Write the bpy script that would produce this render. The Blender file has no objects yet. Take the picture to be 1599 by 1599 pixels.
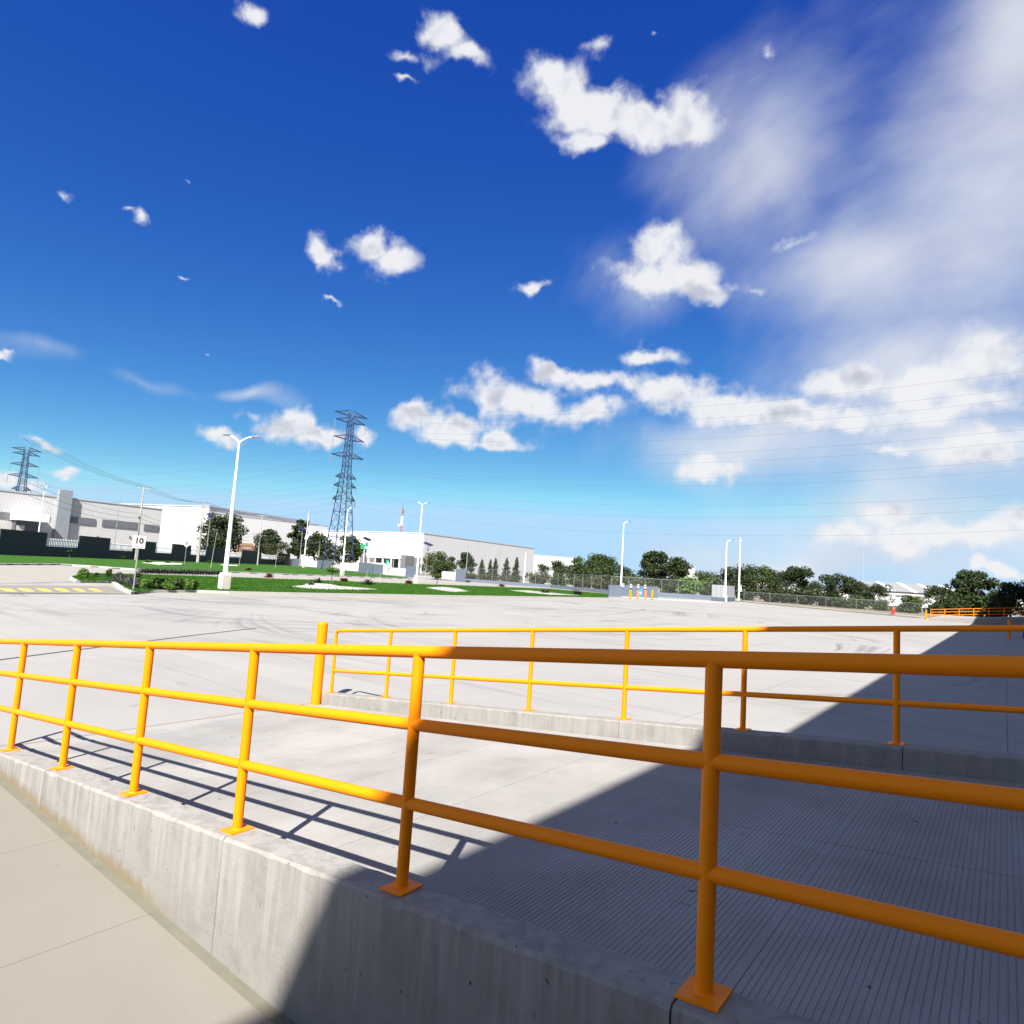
import bpy, bmesh, math, random
import numpy as np
from mathutils import Vector, Matrix
random.seed(7); np.random.seed(7)
sc = bpy.context.scene
COL = sc.collection

# ------------------------------------------------------------------ camera
CAM_Z = 2.30
F_PX, YAW, PITCH, ROLL = 986.65, 0.6646, 0.0969, 0.0631
def cam_axes():
    F = Vector((-math.sin(YAW)*math.cos(PITCH), math.cos(YAW)*math.cos(PITCH), math.sin(PITCH)))
    R = Vector((math.cos(YAW), math.sin(YAW), 0)); U = R.cross(F)
    c, s = math.cos(ROLL), math.sin(ROLL)
    return c*R+s*U, -s*R+c*U, F
AR, AU, AF = cam_axes()
cam = bpy.data.cameras.new('camera'); cam.sensor_width = 36; cam.lens = F_PX/1599*36
cam.clip_start = 0.05; cam.clip_end = 6000
co = bpy.data.objects.new('camera', cam); COL.objects.link(co)
M = Matrix((AR, AU, -AF)).transposed().to_4x4(); M.translation = Vector((0, 0, CAM_Z)); co.matrix_world = M
sc.camera = co

# ------------------------------------------------------------------ survey helpers: the site was measured from the camera station
def ray(px, py): return AF + AR*((px-799.5)/F_PX) - AU*((py-799.5)/F_PX)
def G(px, py, z=0.0):                       # point of the level ground z seen at that bearing
    d = ray(px, py); t = (z-CAM_Z)/d.z; return Vector((d.x*t, d.y*t, z))
def HZ(px): return 845.6+0.0632*px          # horizon row
def AT(px, depth, z=0.0):                   # ground point at a bearing and an axial distance
    d = ray(px, HZ(px)); k = depth/d.dot(AF); return Vector((d.x*k, d.y*k, z))
def HT(P, py):                              # real height at P that reaches the given row
    px = 799.5+F_PX*((P-co.matrix_world.translation).dot(AR))/((P-co.matrix_world.translation).dot(AF))
    dist = math.hypot(P.x, P.y); d = ray(px, py); return CAM_Z + d.z/math.hypot(d.x, d.y)*dist

# ------------------------------------------------------------------ sun, sky, exposure
SUN_AZ, SUN_EL = -0.5038, 0.7869
SD = Vector((math.sin(SUN_AZ)*math.cos(SUN_EL), math.cos(SUN_AZ)*math.cos(SUN_EL), -math.sin(SUN_EL)))
sun = bpy.data.lights.new('sun', 'SUN'); sun.energy = 4.5; sun.angle = math.radians(0.53); sun.color = (1, 0.945, 0.87)
so = bpy.data.objects.new('sun', sun); COL.objects.link(so); so.rotation_euler = SD.to_track_quat('-Z', 'Y').to_euler()
sc.view_settings.view_transform = 'Standard'; sc.view_settings.look = 'None'; sc.view_settings.gamma = 1
sc.view_settings.use_curve_mapping = False
sc.view_settings.exposure = 1.6
EXPO = 2**1.6

def node_math(nt, op, a, b=None, c=None, clamp=False):
    n = nt.nodes.new('ShaderNodeMath'); n.operation = op; n.use_clamp = clamp
    for i, v in enumerate((a, b, c)):
        if v is None: continue
        if isinstance(v, (int, float)): n.inputs[i].default_value = v
        else: nt.links.new(v, n.inputs[i])
    return n.outputs[0]
def node_vec(nt, op, a, b=None, c=None):
    n = nt.nodes.new('ShaderNodeVectorMath'); n.operation = op
    for i, v in enumerate((a, b, c)):
        if v is None: continue
        if isinstance(v, (tuple, list, Vector)): n.inputs[i].default_value = tuple(v)
        else: nt.links.new(v, n.inputs[i])
    return n
def smooth(nt, v, lo, hi):
    n = nt.nodes.new('ShaderNodeMapRange'); n.interpolation_type = 'SMOOTHSTEP'
    nt.links.new(v, n.inputs[0]); n.inputs[1].default_value = lo; n.inputs[2].default_value = hi
    return n.outputs[0]
def noise(nt, vec, scale, detail=4, rough=0.55, dist=0.0, col=False):
    n = nt.nodes.new('ShaderNodeTexNoise'); n.inputs['Scale'].default_value = scale
    n.inputs['Detail'].default_value = detail; n.inputs['Roughness'].default_value = rough; n.inputs['Distortion'].default_value = dist
    if vec is not None: nt.links.new(vec, n.inputs['Vector'])
    return n.outputs['Color' if col else 'Fac']
def mixc(nt, fac, a, b, typ='MIX'):
    n = nt.nodes.new('ShaderNodeMix'); n.data_type = 'RGBA'; n.blend_type = typ
    for sock, v in ((n.inputs[0], fac), (n.inputs[6], a), (n.inputs[7], b)):
        if isinstance(v, (int, float)): sock.default_value = v
        elif isinstance(v, (tuple, list)): sock.default_value = (*v[:3], 1)
        else: nt.links.new(v, sock)
    return n.outputs[2]

# cumulus puffs: bearing/elevation read as (column, row, half width, half height)
PUFFS = [(690,42,48,36),(645,86,52,22,.35),(725,84,46,26,.2),(640,130,40,14,.5),(868,122,66,48),(900,160,60,40),(950,168,66,38),(1010,188,70,40),(1070,192,58,52),(910,215,34,26),(925,74,26,28,.45),(1018,48,20,14,.55),(1190,95,30,30,.6),
 (508,392,26,26),(583,384,40,22),(614,404,40,30),(1030,385,48,42),(1040,432,92,38),(1105,455,56,24),(960,415,50,30,.5),(1180,450,50,30,.55),
 (700,667,92,30),(650,650,46,22),(765,618,58,38),(838,640,76,38),(918,642,52,26),(770,688,64,16),
 (940,594,76,22),(1010,558,52,18),(868,580,44,18),(1065,615,88,34),(1150,640,84,32),(1245,650,90,26),
 (1112,731,64,19),(335,673,38,19),(392,640,46,20,.45),(455,664,56,26),(495,677,44,17),(570,681,20,15),
 (1385,800,56,24),(1345,832,80,24),(1430,838,100,28),(1520,834,86,26),(1525,885,18,15),(1575,893,50,15),(1590,812,76,34),
 (830,450,36,14,.35),(215,338,36,16,.45),(95,302,26,15,.45),(520,464,26,9,.35),(385,14,44,24,.2),(100,742,30,11,.2),(8,562,26,9,.2),(297,280,16,12,.6),(285,430,14,8,.6),(330,555,14,9,.6),(190,330,20,10,.6),
 (1430,600,170,50,.2),(1330,590,110,40,.2),(1555,565,130,66,.2),(1500,632,150,40,.15),(20,752,32,16),(62,765,26,15),(1320,652,150,30,.2),(1540,695,120,40,.15),(1400,700,80,18,.3),(1240,380,70,20,.6),(60,700,60,12,.5)]
HAZES = [(1560,300,420,330),(1330,440,240,170),(1430,590,330,120),(1180,690,250,56),(1500,700,260,70),(1430,830,380,110),(1300,880,440,60),(1600,60,230,230),
 (385,636,60,18,.2),(1200,230,260,260,.35),(1000,450,200,140,.7),(60,570,150,50,.85),(250,625,150,34,.85)]
SKY_STRENGTH = 0.1
world = bpy.data.worlds.new('World'); sc.world = world; world.use_nodes = True
def build_sky():
    nt = world.node_tree; nt.nodes.clear()
    out = nt.nodes.new('ShaderNodeOutputWorld')
    sky = nt.nodes.new('ShaderNodeTexSky'); sky.sky_type = 'NISHITA'; sky.sun_disc = False
    sky.sun_elevation = SUN_EL; sky.sun_rotation = math.atan2(-SD.x, -SD.y)
    sky.altitude = 2600; sky.air_density = 1.0; sky.dust_density = 0.0; sky.ozone_density = 8.0
    # film response of the photograph: deep, saturated blue
    sr = nt.nodes.new('ShaderNodeSeparateColor'); nt.links.new(sky.outputs[0], sr.inputs[0])
    cr = nt.nodes.new('ShaderNodeCombineColor')
    for i, (g, k, mx_) in enumerate(((1.85, .068, .45), (1.36, .096, .73), (.58, .285, 1.0))):
        v = node_math(nt, 'MULTIPLY', node_math(nt, 'POWER', sr.outputs[i], g), k/EXPO/SKY_STRENGTH)
        nt.links.new(node_math(nt, 'MINIMUM', v, mx_/EXPO/SKY_STRENGTH), cr.inputs[i])
    k2 = cr
    bg = nt.nodes.new('ShaderNodeBackground'); nt.links.new(k2.outputs[0], bg.inputs[0]); bg.inputs[1].default_value = SKY_STRENGTH
    tc = nt.nodes.new('ShaderNodeTexCoord'); D = tc.outputs['Generated']
    sep = nt.nodes.new('ShaderNodeSeparateXYZ'); nt.links.new(D, sep.inputs[0])
    fwd = node_math(nt, 'ADD', node_math(nt, 'MULTIPLY', sep.outputs[0], -math.sin(YAW)), node_math(nt, 'MULTIPLY', sep.outputs[1], math.cos(YAW)))
    rgt = node_math(nt, 'ADD', node_math(nt, 'MULTIPLY', sep.outputs[0], math.cos(YAW)), node_math(nt, 'MULTIPLY', sep.outputs[1], math.sin(YAW)))
    az = node_math(nt, 'ARCTAN2', rgt, fwd)
    el = node_math(nt, 'ARCSINE', sep.outputs[2])
    P = nt.nodes.new('ShaderNodeCombineXYZ'); nt.links.new(az, P.inputs[0]); nt.links.new(el, P.inputs[1]); P = P.outputs[0]
    def warp(amount, scale, det=3):
        w = node_vec(nt, 'SUBTRACT', noise(nt, D, scale, det, 0.55, col=True), (0.5, 0.5, 0.5)).outputs[0]
        return node_vec(nt, 'MULTIPLY_ADD', w, (amount, amount, 0), P).outputs[0]
    def ae(px, py):
        d = ray(px, py).normalized(); a = math.atan2(d.x*math.cos(YAW)+d.y*math.sin(YAW), -d.x*math.sin(YAW)+d.y*math.cos(YAW)); return a, math.asin(d.z)
    def blobs(lst, Pw):
        acc = None
        for (x, y, rx, ry, *bias) in lst:
            a, e = ae(x, y); a1, _ = ae(x+rx, y); _, e1 = ae(x, y-ry); ra, re = abs(a1-a), abs(e1-e)
            q = node_vec(nt, 'MULTIPLY_ADD', Pw, (1/ra, 1/re, 0), (-a/ra, -e/re, 0)).outputs[0]
            l = node_vec(nt, 'LENGTH', q).outputs['Value']
            if bias: l = node_math(nt, 'ADD', l, bias[0])
            acc = l if acc is None else node_math(nt, 'SMOOTH_MIN', acc, l, 0.5)
        return acc
    W = 1/EXPO
    WHITE, GREY, HAZE = (0.88*W, 0.89*W, 0.92*W), (0.55*W, 0.58*W, 0.68*W), (0.66*W, 0.72*W, 0.84*W)
    def relief(scale, off, det=6):                       # light from above: grey where there is cloud overhead
        up = node_vec(nt, 'ADD', D, (0, 0, off)).outputs[0]
        return node_math(nt, 'SUBTRACT', noise(nt, up, scale, det, .55), noise(nt, D, scale, det, .55))
    # clouds in this quarter of the sky, in three neighbouring sectors
    n1 = noise(nt, D, 19, 7, 0.55); Pw = warp(0.07, 15, 5); Ph = warp(0.16, 5, 2); rel = node_math(nt, 'MULTIPLY', relief(12, .03, 3), 3.4)
    mp = nt.nodes.new('ShaderNodeMapping'); nt.links.new(D, mp.inputs[0]); mp.inputs['Rotation'].default_value = (0.5, -0.55, 0.3); mp.inputs['Scale'].default_value = (1.0, 3.0, 1.0)
    h = noise(nt, mp.outputs[0], 3.4, 5, 0.6)
    hz2 = mixc(nt, smooth(nt, noise(nt, mp.outputs[0], 5.5, 3, .6), .35, .7), HAZE, (0.82*W, 0.84*W, 0.88*W))
    low = smooth(nt, sep.outputs[2], -0.02, 0.0)
    def sector(a0, a1):
        def keep(lst, mg):
            r = []
            for (x, y, rx, ry, *bias) in lst:
                a, _ = ae(x, y); b_, _ = ae(x+rx, y); w = abs(b_-a)*1.7+mg
                if a+w > a0 and a-w < a1: r.append((x, y, rx, ry, *bias))
            return r
        m = node_math(nt, 'SUBTRACT', 1.0, blobs(keep(PUFFS, .05), Pw))
        dens = node_math(nt, 'ADD', m, node_math(nt, 'MULTIPLY', node_math(nt, 'SUBTRACT', n1, 0.42), 2.5))
        dA = node_math(nt, 'MULTIPLY', smooth(nt, dens, -0.02, 0.82), node_math(nt, 'MULTIPLY_ADD', smooth(nt, m, -.3, .4), .45, .55))
        sh = node_math(nt, 'ADD', rel, node_math(nt, 'MULTIPLY', smooth(nt, dens, .5, 1.6), .34))
        ccol = mixc(nt, smooth(nt, sh, .05, .95), WHITE, GREY)
        kh = keep(HAZES, .1)
        if kh:
            mh = node_math(nt, 'ADD', node_math(nt, 'SUBTRACT', 1.0, blobs(kh, Ph)), node_math(nt, 'MULTIPLY', node_math(nt, 'SUBTRACT', h, 0.42), 1.25))
            mh = node_math(nt, 'MULTIPLY', smooth(nt, mh, -0.3, 1.1), 0.84)
            col = mixc(nt, dA, hz2, ccol)
            fac = node_math(nt, 'SUBTRACT', 1.0, node_math(nt, 'MULTIPLY', node_math(nt, 'SUBTRACT', 1.0, mh), node_math(nt, 'SUBTRACT', 1.0, node_math(nt, 'MULTIPLY', dA, 0.97))))
        else: col = ccol; fac = dA
        fac = node_math(nt, 'MULTIPLY', fac, low)
        bgA = nt.nodes.new('ShaderNodeBackground'); nt.links.new(col, bgA.inputs[0])
        mxA = nt.nodes.new('ShaderNodeMixShader'); nt.links.new(fac, mxA.inputs[0]); nt.links.new(bg.outputs[0], mxA.inputs[1]); nt.links.new(bgA.outputs[0], mxA.inputs[2])
        return mxA.outputs[0]
    C1, C2 = -.12, .28
    s1, s2, s3 = sector(-9, C1), sector(C1, C2), sector(C2, 9)
    def pick(edge, lo, hi):
        n = nt.nodes.new('ShaderNodeMixShader'); nt.links.new(node_math(nt, 'GREATER_THAN', az, edge), n.inputs[0]); nt.links.new(lo, n.inputs[1]); nt.links.new(hi, n.inputs[2]); return n.outputs[0]
    front = pick(C1, s1, pick(C2, s2, s3))
    # unseen rest of the sky: cumulus and high cloud, thickened to brighten the shade
    nB = noise(nt, D, 4.2, 6, .58, .2); hB = noise(nt, mp.outputs[0], 1.4, 4, .6)
    dB = smooth(nt, nB, .47, .60); hzB = node_math(nt, 'MULTIPLY', smooth(nt, hB, .36, .66), .65)
    fB = node_math(nt, 'MULTIPLY', node_math(nt, 'MAXIMUM', dB, hzB), smooth(nt, sep.outputs[2], -0.02, 0.0))
    bgB = nt.nodes.new('ShaderNodeBackground'); nt.links.new(mixc(nt, smooth(nt, nB, .6, .74), HAZE, (.76*W, .78*W, .84*W)), bgB.inputs[0])
    sky2 = nt.nodes.new('ShaderNodeBackground'); nt.links.new(k2.outputs[0], sky2.inputs[0]); sky2.inputs[1].default_value = SKY_STRENGTH
    mxB = nt.nodes.new('ShaderNodeMixShader'); nt.links.new(fB, mxB.inputs[0]); nt.links.new(sky2.outputs[0], mxB.inputs[1]); nt.links.new(bgB.outputs[0], mxB.inputs[2])
    sel = node_math(nt, 'GREATER_THAN', fwd, 0.42)
    mx = nt.nodes.new('ShaderNodeMixShader'); nt.links.new(sel, mx.inputs[0]); nt.links.new(mxB.outputs[0], mx.inputs[1]); nt.links.new(front, mx.inputs[2])
    nt.links.new(mx.outputs[0], out.inputs[0])
    world.cycles.sampling_method = 'NONE'
build_sky()

# ------------------------------------------------------------------ materials
MATS = {}
def mat(name, base, rough=0.7, var=0.0, vscale=3.0, metal=0.0, bump=0.0, bscale=40.0, spec=0.5, fn=None):
    if name in MATS: return MATS[name]
    m = bpy.data.materials.new(name); m.use_nodes = True; nt = m.node_tree
    b = nt.nodes['Principled BSDF']; b.inputs['Base Color'].default_value = (*base, 1); b.inputs['Roughness'].default_value = rough
    b.inputs['Metallic'].default_value = metal; b.inputs['Specular IOR Level'].default_value = spec
    tc = nt.nodes.new('ShaderNodeTexCoord'); geo = nt.nodes.new('ShaderNodeNewGeometry'); pos = geo.outputs['Position']
    if var:
        n = noise(nt, pos, vscale, 5, 0.6)
        lo = tuple(c*(1-var) for c in base); hi = tuple(min(1, c*(1+var)) for c in base)
        nt.links.new(mixc(nt, n, lo, hi), b.inputs['Base Color'])
    if bump:
        bp = nt.nodes.new('ShaderNodeBump'); bp.inputs['Strength'].default_value = bump; bp.inputs['Distance'].default_value = 0.01
        nt.links.new(noise(nt, pos, bscale, 4, 0.6), bp.inputs['Height']); nt.links.new(bp.outputs[0], b.inputs['Normal'])
    if fn: fn(nt, b, tc, pos)
    MATS[name] = m; return m
def mapped(nt, vec, scale=(1,1,1), rot=(0,0,0), loc=(0,0,0)):
    mp = nt.nodes.new('ShaderNodeMapping'); nt.links.new(vec, mp.inputs[0]); mp.inputs['Scale'].default_value = scale
    mp.inputs['Rotation'].default_value = rot; mp.inputs['Location'].default_value = loc; return mp.outputs[0]
def wob(nt, pos):
    w = node_vec(nt, 'SUBTRACT', noise(nt, pos, 45, 3, .6, col=True), (.5,.5,.5)).outputs[0]
    return node_vec(nt, 'MULTIPLY_ADD', w, (.05,.05,.05), pos).outputs[0]
def pits(nt, pos, scale, thr):
    v = nt.nodes.new('ShaderNodeTexVoronoi'); v.inputs['Scale'].default_value = scale; nt.links.new(pos, v.inputs['Vector'])
    wn = nt.nodes.new('ShaderNodeTexWhiteNoise'); nt.links.new(v.outputs['Position'], wn.inputs['Vector'])
    r = node_math(nt, 'MULTIPLY', node_math(nt, 'POWER', wn.outputs['Value'], 14), thr)
    return node_math(nt, 'LESS_THAN', v.outputs['Distance'], r)

def fn_lot(nt, b, tc, pos):
    n1 = noise(nt, pos, 0.35, 6, 0.6); n2 = noise(nt, pos, 9, 5, 0.65)
    rnd = nt.nodes.new('ShaderNodeObjectInfo').outputs['Random']
    col = mixc(nt, n1, (0.26, 0.255, 0.247), (0.335, 0.33, 0.322))
    col = mixc(nt, smooth(nt, n2, 0.5, 0.8), col, (0.30, 0.29, 0.275))
    tint = node_math(nt, 'MULTIPLY_ADD', rnd, 0.07, 0.965)
    col = mixc(nt, 1.0, col, nt_val(nt, tint), 'MULTIPLY')
    # tyre rubber: arcs where trucks swing round
    for k, (cx, cy, r0, sc_, amt) in enumerate(((-26, 20, 9.0, 0.55, .8), (-16, 30, 13.0, 0.42, .85), (-36, 36, 17.0, .4, .75))):
        q = node_vec(nt, 'SUBTRACT', pos, (cx, cy, 0)).outputs[0]
        q = node_vec(nt, 'MULTIPLY', q, (1, 0.75, 0)).outputs[0]
        l = node_vec(nt, 'LENGTH', q).outputs['Value']
        l = node_math(nt, 'ADD', l, node_math(nt, 'MULTIPLY', noise(nt, pos, 0.06, 2), 7))
        w = noise(nt, mapped(nt, comb(nt, l), (1.7, 0, 0), (0, 0, 0), (k*13.1, k*7.7, 0)), 1.0, 5, 0.7)
        band = node_math(nt, 'MULTIPLY', smooth(nt, l, r0*.35, r0*.8), node_math(nt, 'SUBTRACT', 1.0, smooth(nt, l, r0*1.2, r0*2.0)))
        patch = smooth(nt, noise(nt, pos, 0.13, 3, .6, 0.5), 0.42, 0.68)
        f = node_math(nt, 'MULTIPLY', node_math(nt, 'MULTIPLY', smooth(nt, w, 0.49, 0.64), band), node_math(nt, 'MULTIPLY', patch, amt))
        col = mixc(nt, f, col, (0.10, 0.098, 0.096))
    # long straight wheel tracks along the docks
    tr = noise(nt, mapped(nt, pos, (0.06, 1.3, 1), (0, 0, 0.5)), 1.0, 6, .7)
    col = mixc(nt, node_math(nt, 'MULTIPLY', smooth(nt, tr, .52, .75), .58), col, (.14, .137, .133))
    st = noise(nt, pos, 1.7, 3, 0.5)
    col = mixc(nt, node_math(nt, 'MULTIPLY', smooth(nt, st, 0.66, 0.76), 0.4), col, (0.17, 0.165, 0.155))
    col = mixc(nt, 1.0, col, (.85, .84, .825), 'MULTIPLY'); nt.links.new(col, b.inputs['Base Color'])
    bp = nt.nodes.new('ShaderNodeBump'); bp.inputs['Strength'].default_value = 0.25; bp.inputs['Distance'].default_value = 0.004
    nt.links.new(noise(nt, mapped(nt, pos, (1, 9, 1)), 30, 3), bp.inputs['Height']); nt.links.new(bp.outputs[0], b.inputs['Normal'])
def nt_val(nt, v):
    c = nt.nodes.new('ShaderNodeCombineColor')
    for i in range(3): nt.links.new(v, c.inputs[i])
    return c.outputs[0]
def comb(nt, x, y=None):
    c = nt.nodes.new('ShaderNodeCombineXYZ'); nt.links.new(x, c.inputs[0])
    if y is not None: nt.links.new(y, c.inputs[1])
    return c.outputs[0]
def fn_apron(nt, b, tc, pos):
    n1 = noise(nt, pos, 0.8, 6, 0.6); n2 = noise(nt, pos, 22, 5, 0.7)
    col = mixc(nt, n1, (0.195, 0.183, 0.16), (0.245, 0.233, 0.207))
    col = mixc(nt, node_math(nt, 'MULTIPLY', smooth(nt, n2, 0.48, 0.8), .35), col, (0.24, 0.225, 0.195))
    sm = noise(nt, mapped(nt, pos, (1.2, .5, 1), (0, 0, .6)), 1.6, 5, .65, .6)
    col = mixc(nt, node_math(nt, 'MULTIPLY', smooth(nt, sm, .52, .75), .28), col, (0.20, 0.187, 0.16))
    # damp, silty strip where rain runs along the foot of the wall
    sp = nt.nodes.new('ShaderNodeSeparateXYZ'); nt.links.new(pos, sp.inputs[0])
    e = node_math(nt, 'ADD', sp.outputs[1], node_math(nt, 'MULTIPLY', noise(nt, pos, 3, 4), .16))
    col = mixc(nt, node_math(nt, 'MULTIPLY', smooth(nt, e, 1.78, 1.98), .3), col, (0.21, 0.195, 0.15))
    col = mixc(nt, pits(nt, wob(nt, pos), 16, 0.16), col, (0.12, 0.115, 0.10))
    col = mixc(nt, 1.0, col, (.85, .84, .825), 'MULTIPLY'); nt.links.new(col, b.inputs['Base Color'])
    bp = nt.nodes.new('ShaderNodeBump'); bp.inputs['Strength'].default_value = 0.3; bp.inputs['Distance'].default_value = 0.003
    nt.links.new(noise(nt, mapped(nt, pos, (1, 6, 1)), 60, 4), bp.inputs['Height']); nt.links.new(bp.outputs[0], b.inputs['Normal'])
def fn_ramp(nt, b, tc, pos):
    n1 = smooth(nt, noise(nt, pos, 0.7, 6, 0.62), .25, .75); n2 = noise(nt, mapped(nt, pos, (1, .12, 1)), 24, 4, 0.6)
    col = mixc(nt, n1, (0.235, 0.23, 0.222), (0.355, 0.35, 0.338))
    col = mixc(nt, node_math(nt, 'MULTIPLY', smooth(nt, n2, .45, .75), .12), col, (.25, .245, .235))
    st = noise(nt, pos, 5.5, 4, 0.6, .4)
    col = mixc(nt, node_math(nt, 'MULTIPLY', smooth(nt, st, 0.70, 0.74), 0.75), col, (0.08, 0.078, 0.075))
    col = mixc(nt, pits(nt, wob(nt, pos), 11, 0.17), col, (0.07, 0.07, 0.07))
    col = mixc(nt, 1.0, col, (.85, .84, .825), 'MULTIPLY'); nt.links.new(col, b.inputs['Base Color'])
    bp = nt.nodes.new('ShaderNodeBump'); bp.inputs['Strength'].default_value = 0.35; bp.inputs['Distance'].default_value = 0.003
    nt.links.new(noise(nt, pos, 90, 4), bp.inputs['Height']); nt.links.new(bp.outputs[0], b.inputs['Normal'])
def fn_wall_kind(stain):
  def fn_wall(nt, b, tc, pos):
    sp = nt.nodes.new('ShaderNodeSeparateXYZ'); nt.links.new(pos, sp.inputs[0])
    drop = node_math(nt, 'SUBTRACT', node_math(nt, 'MULTIPLY_ADD', sp.outputs[0], S_R, 1.147), sp.outputs[2])      # metres below the top edge
    n1 = noise(nt, pos, 2.0, 6, 0.65); s1 = noise(nt, mapped(nt, pos, (13, 13, 0.5)), 1.0, 6, 0.65, .3); s2 = noise(nt, mapped(nt, pos, (34, 34, 1.6)), 1.0, 5, 0.65, .4)
    col = mixc(nt, n1, (0.205, 0.197, 0.182), (0.31, 0.302, 0.288))
    blot = noise(nt, pos, 6, 6, .7, .5)
    col = mixc(nt, node_math(nt, 'MULTIPLY', smooth(nt, blot, .38, .80), .5), col, (.15, .143, .13))
    patch = smooth(nt, noise(nt, pos, 1.3, 3), .38, .62)
    col = mixc(nt, node_math(nt, 'MULTIPLY', node_math(nt, 'MULTIPLY', smooth(nt, s2, 0.50, 0.75), .32), patch), col, (0.145, 0.137, 0.124))
    # lime run-off from the top edge, ragged at its lower end
    run = node_math(nt, 'SUBTRACT', s1, node_math(nt, 'MULTIPLY', drop, .34))
    col = mixc(nt, node_math(nt, 'MULTIPLY', smooth(nt, run, 0.38, 0.60), 0.48 if stain else .25), col, (0.38, 0.37, 0.355))
    if stain:   # brown silt splashed up the toe of the low end
        e = node_math(nt, 'ADD', node_math(nt, 'SUBTRACT', sp.outputs[2], 0.22), node_math(nt, 'MULTIPLY', node_math(nt, 'SUBTRACT', noise(nt, mapped(nt, pos, (7, 1, 3)), 1.0, 6, .7), 0.5), .26))
        f = node_math(nt, 'MULTIPLY', node_math(nt, 'SUBTRACT', 1.0, smooth(nt, e, 0.0, 0.085)), node_math(nt, 'SUBTRACT', 1.0, smooth(nt, sp.outputs[0], -4.4, -3.6)))
        col = mixc(nt, node_math(nt, 'MULTIPLY', f, .75), col, (0.20, 0.155, 0.08))
    col = mixc(nt, pits(nt, wob(nt, mapped(nt, pos, (1, 1, .7))), 34, 0.2), col, (0.04, 0.04, 0.04))
    col = mixc(nt, 1.0, col, (.85, .84, .825), 'MULTIPLY'); nt.links.new(col, b.inputs['Base Color'])
    bp = nt.nodes.new('ShaderNodeBump'); bp.inputs['Strength'].default_value = 0.5; bp.inputs['Distance'].default_value = 0.006
    nt.links.new(noise(nt, pos, 34, 7, .72), bp.inputs['Height']); nt.links.new(bp.outputs[0], b.inputs['Normal'])
  return fn_wall
S_R = 0.1064                                    # ramp gradient
def fn_paint(nt, b, tc, pos):
    n = noise(nt, pos, 6, 5, .6); n2 = noise(nt, pos, 120, 4, .6)
    col = mixc(nt, n, (0.84, 0.215, 0.0006), (0.88, 0.235, 0.001))
    col = mixc(nt, smooth(nt, n2, .71, .74), col, (0.16, 0.07, 0.03))
    nt.links.new(col, b.inputs['Base Color'])
    nt.links.new(node_math(nt, 'MULTIPLY_ADD', n, .2, .42), b.inputs['Roughness'])
    bp = nt.nodes.new('ShaderNodeBump'); bp.inputs['Strength'].default_value = 0.12; bp.inputs['Distance'].default_value = 0.002
    nt.links.new(noise(nt, pos, 55, 3), bp.inputs['Height']); nt.links.new(bp.outputs[0], b.inputs['Normal'])
def fn_grass(nt, b, tc, pos):
    n = noise(nt, pos, 0.5, 5, .65); n2 = noise(nt, pos, 5, 4, .7)
    col = mixc(nt, n, (0.018, 0.066, 0.004), (0.032, 0.10, 0.007)); col = mixc(nt, smooth(nt, n2, .45, .8), col, (0.05, 0.105, 0.012))
    nt.links.new(col, b.inputs['Base Color'])
    bp = nt.nodes.new('ShaderNodeBump'); bp.inputs['Strength'].default_value = 0.9; bp.inputs['Distance'].default_value = 0.05
    nt.links.new(noise(nt, pos, 12, 4, .7), bp.inputs['Height']); nt.links.new(bp.outputs[0], b.inputs['Normal'])
def leaf_fn(c0, c1):
    def fn(nt, b, tc, pos):
        n = noise(nt, pos, 0.9, 4, .7); geo = nt.nodes.new('ShaderNodeNewGeometry')
        col = mixc(nt, node_math(nt, 'MULTIPLY_ADD', geo.outputs['Random Per Island'], .6, node_math(nt, 'MULTIPLY', n, .4)), c0, c1)
        nt.links.new(col, b.inputs['Base Color'])
        tr = nt.nodes.new('ShaderNodeBsdfTranslucent'); nt.links.new(col, tr.inputs[0])
        ms = nt.nodes.new('ShaderNodeMixShader'); ms.inputs[0].default_value = .22
        nt.links.new(b.outputs[0], ms.inputs[1]); nt.links.new(tr.outputs[0], ms.inputs[2])
        nt.links.new(ms.outputs[0], nt.nodes['Material Output'].inputs[0])
    return fn
def fn_corr(axis, pitch, c, dark=.86):
    def fn(nt, b, tc, pos):
        w = nt.nodes.new('ShaderNodeTexWave'); w.bands_direction = axis; w.inputs['Scale'].default_value = 1/pitch
        nt.links.new(tc.outputs['Object'], w.inputs['Vector'])
        n = noise(nt, mapped(nt, pos, (.3, .3, .05)), 1, 4, .6)
        col = mixc(nt, n, tuple(v*.9 for v in c), c); nt.links.new(col, b.inputs['Base Color'])
        bp = nt.nodes.new('ShaderNodeBump'); bp.inputs['Strength'].default_value = .5; bp.inputs['Distance'].default_value = .04
        nt.links.new(w.outputs[0], bp.inputs['Height']); nt.links.new(bp.outputs[0], b.inputs['Normal'])
    return fn
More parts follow.
